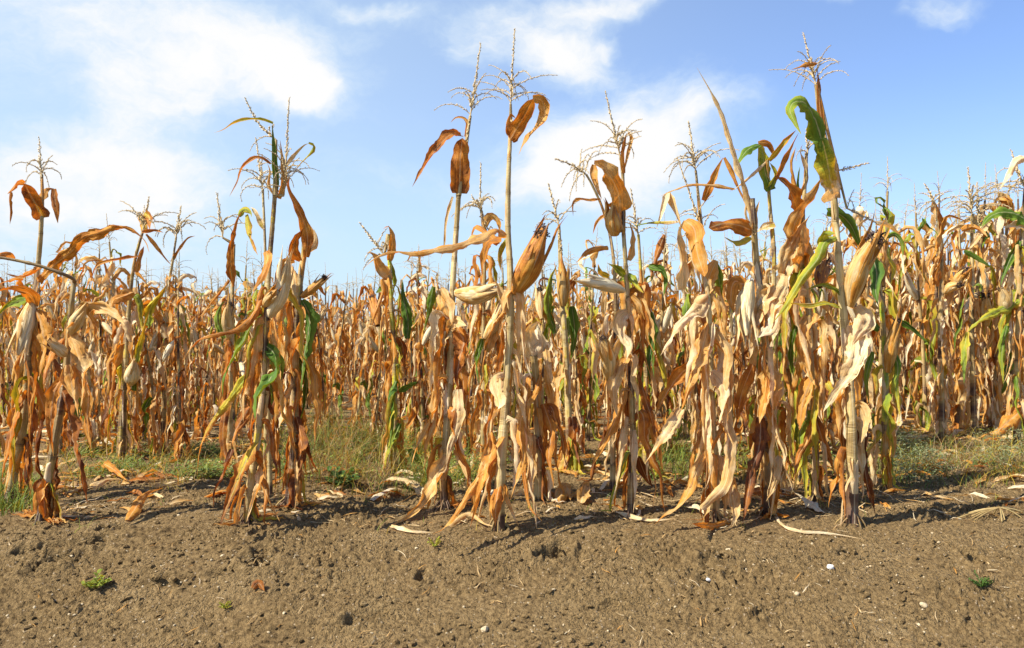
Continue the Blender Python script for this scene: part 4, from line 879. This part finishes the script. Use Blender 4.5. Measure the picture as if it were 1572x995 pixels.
LM = [(20, 'far left tasselled plant'), (90, 'snapped-over plant'), (195, 'slim dark-stalked plant'), (256, 'thin spidery-tasselled plant'), (352, 'orange-looped plant'), (398, 'green flat-topped plant'), (458, 'rusty-topped plant'),
      (545, 'grassy gap'), (605, 'low green plant'), (690, 'orange-sheathed plant'), (775, 'tallest central cane'), (826, 'headless plant'), (872, 'plant with green-hugged ear'), (965, 'cream-eared plant'), (1030, 'cream-eared plant and its neighbour'),
      (1093, 'folded-tan-topped plant'), (1175, 'pale spear plant'), (1245, 'twist-leaved plant'), (1305, 'tallest right-hand plant'), (1358, 'half-green end plant'), (1440, 'spear-leaved back plant'), (1492, 'high-tasselled back plant'), (1562, 'right edge plant')]
WH = {1: ['right behind'], 2: ['just left of', 'just right of'], 3: ['just left of', 'right behind', 'just right of'], 4: ['well left of', 'just left of', 'just right of', 'well right of'], 5: ['well left of', 'just left of', 'right behind', 'just right of', 'well right of']}
seg = {}
for ri, px, o in placed:
    seg.setdefault((ri, min(range(len(LM)), key=lambda q: abs(LM[q][0] - px))), []).append((px, o))
for (ri, q), l in seg.items():
    l.sort(key=lambda v: v[0])
    for i, (px, o) in enumerate(l):
        w = WH[len(l)][i] if len(l) in WH else '%s of %s' % (('well left', 'left', 'just left', 'just right', 'right', 'well right')[int(i / len(l) * 6)], '')
        tag(o, 'dry corn plant, %s row back, %s the %s' % (ROWS[ri][1], w.strip(), LM[q][1]), 'corn plant', 'corn plants of the %s row back' % ROWS[ri][1])
for i, o in enumerate(NEAR):
    if i not in used_n:
        for c in list(o.children_recursive): bpy.data.objects.remove(c)
        bpy.data.objects.remove(o)
for i, o in enumerate(MID):
    if i not in used_m: bpy.data.objects.remove(o)
print('individual plants', kk)

LOWD = [merge_parts(gen_plant(300 + i, 1.8, 0, .04, 1), 'x') for i in range(12)]
VV = []; UU = []; LL = []; QQ = []; TT = []; MQ = []; MT = []; n = 0
Yr = 10.2; cnt = 0
while Yr < 34:
    hw = Yr * 0.65 + 1.0; x = -hw
    while x < hw:
        x += rb.uniform(.17, .30) * (1 if Yr < 18 else 1.5); y = Yr + rb.uniform(-.2, .2); d = LOWD[rb.randrange(12)]; a = rb.uniform(0, 6.28)
        s = hscale(CX + x / y * F) * rb.uniform(.85, 1.15); ca, sa = math.cos(a) * s, math.sin(a) * s; v = d[0]
        VV.append(np.stack([v[:, 0] * ca - v[:, 1] * sa + x, v[:, 0] * sa + v[:, 1] * ca + y, v[:, 2] * s], 1)); UU.append(d[1]); l = d[2].copy(); l[:, 2] = rb.random(); l[:, 0] = np.clip(l[:, 0] + rb.uniform(-.12, .12), 0, 1); LL.append(l)
        nq = len(d[3]); QQ.append(d[3] + n); TT.append(d[4] + n); MQ.append(d[5][:nq]); MT.append(d[5][nq:]); n += len(v); cnt += 1
    Yr += .75 if Yr < 18 else 1.1
o = merged_obj('corn_field', (np.concatenate(VV), np.concatenate(UU), np.concatenate(LL), np.concatenate(QQ), np.concatenate(TT), np.concatenate(MQ + MT), [M_STALK, M_LEAF, M_HUSK, M_TASSEL, M_SILK]))
tag(o, 'mass of dry corn plants filling the far part of the field', 'corn field', None, 'stuff')
print('far plants', cnt, 'verts', n)


# ------------------------------------------------------------------ grass, weeds and litter
def blades(name, items, label, mat=None):
    """items: (x, y, height, width, lean, az, tint, green)"""
    g = Geo(); n = len(items); it = np.array(items); rs = np.random.RandomState(3); S = 4
    z = h1(it[:, 0], it[:, 1]) - .004; V = np.zeros((n, (S + 1) * 2, 3)); U = np.zeros((n, (S + 1) * 2, 2)); L = np.zeros((n, (S + 1) * 2, 3))
    wa = it[:, 5] + PI / 2 + rs.uniform(-.8, .8, n)
    for k in range(S + 1):
        t = k / S; r = it[:, 2] * it[:, 4] * t ** 1.8; zz = z + it[:, 2] * (t - .35 * it[:, 4] * t * t)
        cx = it[:, 0] + np.cos(it[:, 5]) * r; cy = it[:, 1] + np.sin(it[:, 5]) * r; w = it[:, 3] * (1 - t) ** .7 * .5 + .0004
        for s, j in ((-1, 0), (1, 1)):
            V[:, k * 2 + j] = np.stack([cx + s * w * np.cos(wa), cy + s * w * np.sin(wa), zz], 1); U[:, k * 2 + j] = np.stack([t * it[:, 2], np.full(n, .3 + .4 * j)], 1)
            L[:, k * 2 + j] = np.stack([it[:, 6], it[:, 7], it[:, 5] % 1], 1)
    I = (np.arange(n) * (S + 1) * 2)[:, None] + (np.arange(S) * 2)[None, :]
    Q = np.stack([I, I + 1, I + 3, I + 2], -1).reshape(-1, 4)
    o = raw_mesh(name, V.reshape(-1, 3), U.reshape(-1, 2), L.reshape(-1, 3), Q, np.zeros((0, 3), int), mat or M_GRASS)
    return tag(o, label, 'grass', None, 'stuff')


def region(n, px0, px1, y0, y1, hmin, hmax, tint, green, seed, w=.0035, lean=(.1, .8), clump=.5):
    rs = random.Random(seed); out = []
    while len(out) < n:
        y = rs.uniform(y0, y1); px = rs.uniform(px0, px1); x = (px - CX) / F * y
        c = float(vnoise(np.array([x * 4 + seed]), np.array([y * 4]), LAT[seed % 8])[0])
        if c < clump * rs.random() * 1.6: continue
        for q in range(rs.randint(2, 5)):
            out.append((x + rs.gauss(0, .02), y + rs.gauss(0, .02), rs.uniform(hmin, hmax) * (.5 + c), w * rs.uniform(.6, 1.4), rs.uniform(*lean), rs.uniform(0, 6.28), rs.uniform(*tint), rs.uniform(*green)))
    return out


gi = []
gi += region(1300, 430, 655, 3.95, 6.3, .06, .28, (.4, 1), (0, .3), 11, .0022, (.3, 1.5))
gi += region(1500, 430, 655, 3.9, 6.0, .06, .26, (.2, .9), (.5, 1), 12, .0026, (.3, 1.3))
gi += region(1000, 1385, 1660, 4.15, 6.6, .06, .2, (.1, .9), (.0, .4), 13, .0022, (.4, 1.6))
gi += region(1500, 1375, 1680, 4.15, 6.2, .04, .12, (.2, .8), (.7, 1.1), 14, .0028, (.4, 1.5))
gi += region(700, 100, 350, 4.3, 5.4, .04, .13, (.2, .8), (.6, 1.05), 15, .003, (.4, 1.4))
gi += region(700, -60, 60, 3.5, 4.4, .05, .18, (.2, .8), (.6, 1.0), 16, .004, (.3, 1.2))
gi += region(900, 60, 440, 3.9, 5.6, .05, .18, (.1, .9), (0, .5), 17, .0022, (.4, 1.5))
gi += region(700, 640, 760, 4.0, 5.5, .05, .18, (.2, .8), (.4, 1), 18, .003, (.4, 1.4))
gi += region(500, 995, 1110, 4.2, 5.6, .06, .2, (.2, .8), (.5, 1), 19, .003, (.3, 1.3))
gi += region(700, 1110, 1400, 4.3, 5.6, .05, .17, (.2, .8), (.3, 1), 20, .003, (.4, 1.4))
gi += region(350, 780, 1000, 4.7, 5.6, .04, .12, (.2, .8), (.3, 1), 21, .003, (.4, 1.4))
gi += region(260, -60, 1640, 3.3, 4.2, .02, .06, (.2, .8), (.3, .9), 22, .002, (.3, 1.4))
blades('grass', gi, 'thin dry and green grass growing in the strip between corn rows')


def leafy(name, n, px0, px1, y0, y1, size, hh, green, seed, label):
    """low broad-leaved weeds: many small pointed leaflets"""
    rs = np.random.RandomState(seed); V = []; Q = []; U = []; L = []; k = 0
    while k < n:
        y = rs.uniform(y0, y1); px = rs.uniform(px0, px1); x = (px - CX) / F * y
        c = vnoise(np.array([x * 3 + seed]), np.array([y * 3.5]), LAT[(seed + 2) % 8])[0]
        if c < .3 + .4 * rs.rand(): continue
        for q in range(12):
            a = rs.rand() * 6.28; r = rs.rand() * .05; z = rs.rand() * hh * (c + .2); s = size * rs.uniform(.5, 1.3); p = np.array([x + math.cos(a) * r, y + math.sin(a) * r, 0]); p[2] = gz(p[0], p[1]) + .004 + z
            d = np.array([math.cos(a), math.sin(a), rs.uniform(-.3, .7)]); d /= np.linalg.norm(d); b = np.cross(d, (0, 0, 1)); b /= np.linalg.norm(b); b = b + np.array([0, 0, rs.uniform(-.4, .4)])
            V += [p, p + d * s * .5 + b * s * .3, p + d * s, p + d * s * .5 - b * s * .3]; U += [(0, .5), (.02, .3), (.04, .5), (.02, .7)]; gr = rs.uniform(*green); L += [(.4, gr, rs.rand())] * 4; Q.append((k * 4, k * 4 + 1, k * 4 + 2, k * 4 + 3)); k += 1
    o = raw_mesh(name, np.array(V), np.array(U), np.array(L), np.array(Q), np.zeros((0, 3), int), M_WEED if seed == 32 else M_GRASS); tag(o, label, 'weeds', None, 'stuff')


leafy('weeds', 3600, 110, 360, 4.2, 5.3, .022, .06, (.6, 1), 31, 'low green broad-leaved weeds between the corn at left')
leafy('weeds', 9500, 1375, 1680, 4.15, 5.9, .016, .13, (-1, .05), 32, 'low blue-green feathery weeds covering the gap at the right edge')
leafy('weeds', 5000, 430, 780, 4.0, 5.9, .016, .14, (.5, 1), 33, 'sparse green weeds among the thin dry grass left of centre')
leafy('weeds', 1200, 990, 1380, 4.3, 5.4, .018, .06, (.6, 1), 34, 'scattered small green weeds behind the right-hand plants')

# leaf litter under the corn
def litter(name, n, px0, px1, y0, y1, seed, lmin, lmax, wmin, wmax, label, tints=(0.0, .9)):
    rd = random.Random(seed); g = Geo()
    for i in range(n):
        y = y0 + (y1 - y0) * rd.random() ** 1.0; px = rd.uniform(px0, px1); x = (px - CX) / F * y; a = rd.uniform(0, PI); L = rd.uniform(lmin, lmax); m = 6; pts = []; b = rd.uniform(-1.2, 1.2)
        for q in range(m):
            t = q / (m - 1); aa = a + b * t; x += math.cos(aa) * L / m; yy = y + math.sin(aa) * L / m; y = yy; pts.append((x, y, gz(x, y) + .008 + .02 * math.sin(t * PI) * rd.random() * (L / .2)))
        ribbon(g, pts, rd.uniform(wmin, wmax), (0, 0, 1), (rd.uniform(-.5, .5), rd.uniform(-1.2, 1.2)), rd.uniform(*tints), 0, 0, rd, curl=1.0, wave=.3, cols=2)
    tag(g.build(name, M_LEAF), label, 'leaf litter', None, 'stuff')


litter('leaf_litter', 700, -80, 1660, 3.75, 6.6, 41, .08, .3, .02, .05, 'dry brown leaf scraps littering the soil under the corn')
litter('leaf_litter', 80, -80, 1660, 3.38, 3.95, 44, .04, .18, .008, .03, 'small torn leaf scraps and chaff lying along the foot of the front row', (.05, .9))
litter('straw', 420, -80, 1660, 2.3, 4.0, 42, .02, .09, .002, .006, 'thin bits of straw scattered over the bare soil', (0, .6))
litter('straw', 120, -80, 1660, 3.35, 3.9, 43, .08, .3, .003, .009, 'longer pale straws lying along the foot of the front row', (0, .5))


def fallen(label, w, tint, pts, zs=None, seed=0, rolls=(.1, .5), g0=0, cols=6, blunt=False, name='fallen_leaf', grp='fallen dry leaves on the soil'):
    rd = random.Random(seed + 500); P = []
    pp = parse_pts(pts)
    for i, (x, y) in enumerate(pp):
        q = gp(x, y); q[2] += .012 + (zs[i] if zs else 0); P.append(q)
    k = np.mean([q[1] for q in P]) / F; g = Geo(); c = np.mean(P, 0); c[2] = min(q[2] for q in P)
    L = sum(np.linalg.norm(P[i + 1] - P[i]) for i in range(len(P) - 1))
    ribbon(g, catmull(P, max(10, int(L / .014))), w * k, (0, -.6, .8), rolls, tint, g0, 0, rd, curl=.8, wave=.3, cols=cols, blunt=blunt)
    o = g.build(name, M_LEAF, None, c); o.location = c
    tag(o, label, 'fallen leaf', grp)


fallen('broad tan fallen leaf lying left of the central plants, tip curled up', 26, .35, '655,766 630,757 605,751 582,750', (.02, .05, .05, .02), 1)
fallen('curled grey and orange fallen leaf on the bank edge at left', 20, .55, '196,802 212,788 228,774 250,766', (.0, .03, .04, .04), 2, (.3, 1.3))
fallen('cream fallen leaf with a rusty end, left of the thick right-hand cane', 20, .05, '1262,790 1240,778 1215,764 1190,758', (0, .02, .02, .02), 3)
fallen('long narrow tan strip trailing over the bank edge to the right', 8, .25, '1188,792 1205,812 1230,820 1260,822 1290,826 1324,832', None, 4)
fallen('pale strip of leaf on the soil right of the cream-eared plant', 9, .1, '945,790 970,798 1000,803 1040,800', None, 5)
fallen('pair-tipped cream scrap behind the pale strip, in front of the grass', 12, .08, '1052,786 1070,790 1090,800', (.01, .02, 0), 6)
fallen('pointed rusty scrap of leaf standing from the soil right of the headless plant', 24, .6, '858,775 868,765 876,772', (0, .05, 0), 7, (.2, .3))
fallen('second pinkish scrap of leaf standing right of the rusty one', 24, .45, '892,776 900,764 905,770', (0, .05, 0), 8, (.2, .3))
fallen('small orange dry leaf alone on the open bank, lower left', 15, .72, '388,908 396,904 406,912', (0, .01, 0), 9)
fallen('tan leaf with striped look lying under the right edge weeds', 11, .2, '1580,742 1560,740 1540,740 1522,744', (.02, .02, .01, 0), 10)
fallen('orange leaf lying in the weeds behind the leaning left plants', 16, .68, '158,728 175,736 196,745', (.05, .04, .01), 11)
fallen('brown leaf lying low in shade, left of the orange one', 15, .4, '140,752 165,745 186,742', (0, .02, .01), 12)
fallen('orange leaf lying crosswise behind the pale spear plant', 14, .8, '1150,768 1180,766 1215,768', (.03, .03, .01), 13)
fallen('thin tan curl of leaf between the two central plants', 10, .3, '690,812 720,800 745,812 770,815', (0, .02, .01, 0), 14)
fallen('long pale strip under the leaves left of the tallest central cane', 10, .1, '600,812 630,820 665,822', None, 15)
fallen('bleached curl of leaf below the leaning left plant', 9, .15, '84,790 100,800 130,796', (.02, .01, 0), 16)
fallen('bent tan leaf lying on the soil behind the cream-eared plant', 11, .3, '880,730 910,728 945,735 990,733', None, 17)


# stubble tuft: straw sticks from an old plant base at the right edge
g = Geo(); rd = random.Random(9); c = gp(1535, 795)
for i in range(12):
    a = rd.uniform(0, PI * 2); L = rd.uniform(.08, .2); q = c + np.array([math.cos(a) * L, math.sin(a) * L * .6, 0]); q[2] = gz(q[0], q[1]) + .005
    tube(g, catmull([c + np.array([0, 0, .045]), (c + q) / 2 + np.array([0, 0, .03]), q], 6), [.003] * 6, 4, (.2, 0, .4))
o = g.build('straw_tuft', M_STALK, None, c); o.location = c; tag(o, 'splayed tuft of pale straw lying on the soil at the right edge', 'straw tuft')


def seedling(label, px, py, n, L, w, green, seed, tint=.3):
    rd = random.Random(seed); c = gp(px, py); r = empty('seedling', tuple(c), label, 'weed')
    for i in range(n):
        a = i * 2.4 + rd.uniform(-.3, .3); e = rd.uniform(.3, 1.2); l = L * rd.uniform(.6, 1.1); g = Geo()
        d = np.array([math.cos(a) * math.cos(e), math.sin(a) * math.cos(e), math.sin(e)]); p = c + d * l
        st = catmull([c, c + d * l * .5 + np.array([0, 0, .01]), p], 4); tube(g, st, [.0016] * 4, 4, (tint, green, .3))
        for j in range(5):
            q = c + d * l * (.35 + .16 * j); s = (-1) ** j; b = np.cross(d, (0, 0, 1)) * s; b /= np.linalg.norm(b); e_ = q + b * w * 1.6 + d * w
            ribbon(g, catmull([q, (q + e_) / 2 + np.array([0, 0, .004]), e_], 5), w * 1.4, (0, -.3, 1), (0, .3), tint, green, green, rd, curl=.3, wave=.3, cols=2)
        g.build('leaf', M_GRASS, r, c)


seedling('small bright green weed alone on the bare bank, lower left', 147, 905, 11, .055, .011, .72, 1)
seedling('low blue-green weed on the bare bank, lower right', 1507, 903, 14, .055, .005, 1.1, 2)
seedling('tiny pale green weed just below the headless corn plant row, centre left', 668, 840, 6, .04, .006, .6, 3)
seedling('faint tiny green sprout on the bank under the grassy gap', 345, 935, 6, .03, .005, .6, 4)
seedling('dark green leafy weed at the near edge of the dry grass', 524, 745, 14, .10, .024, 1.1, 5)
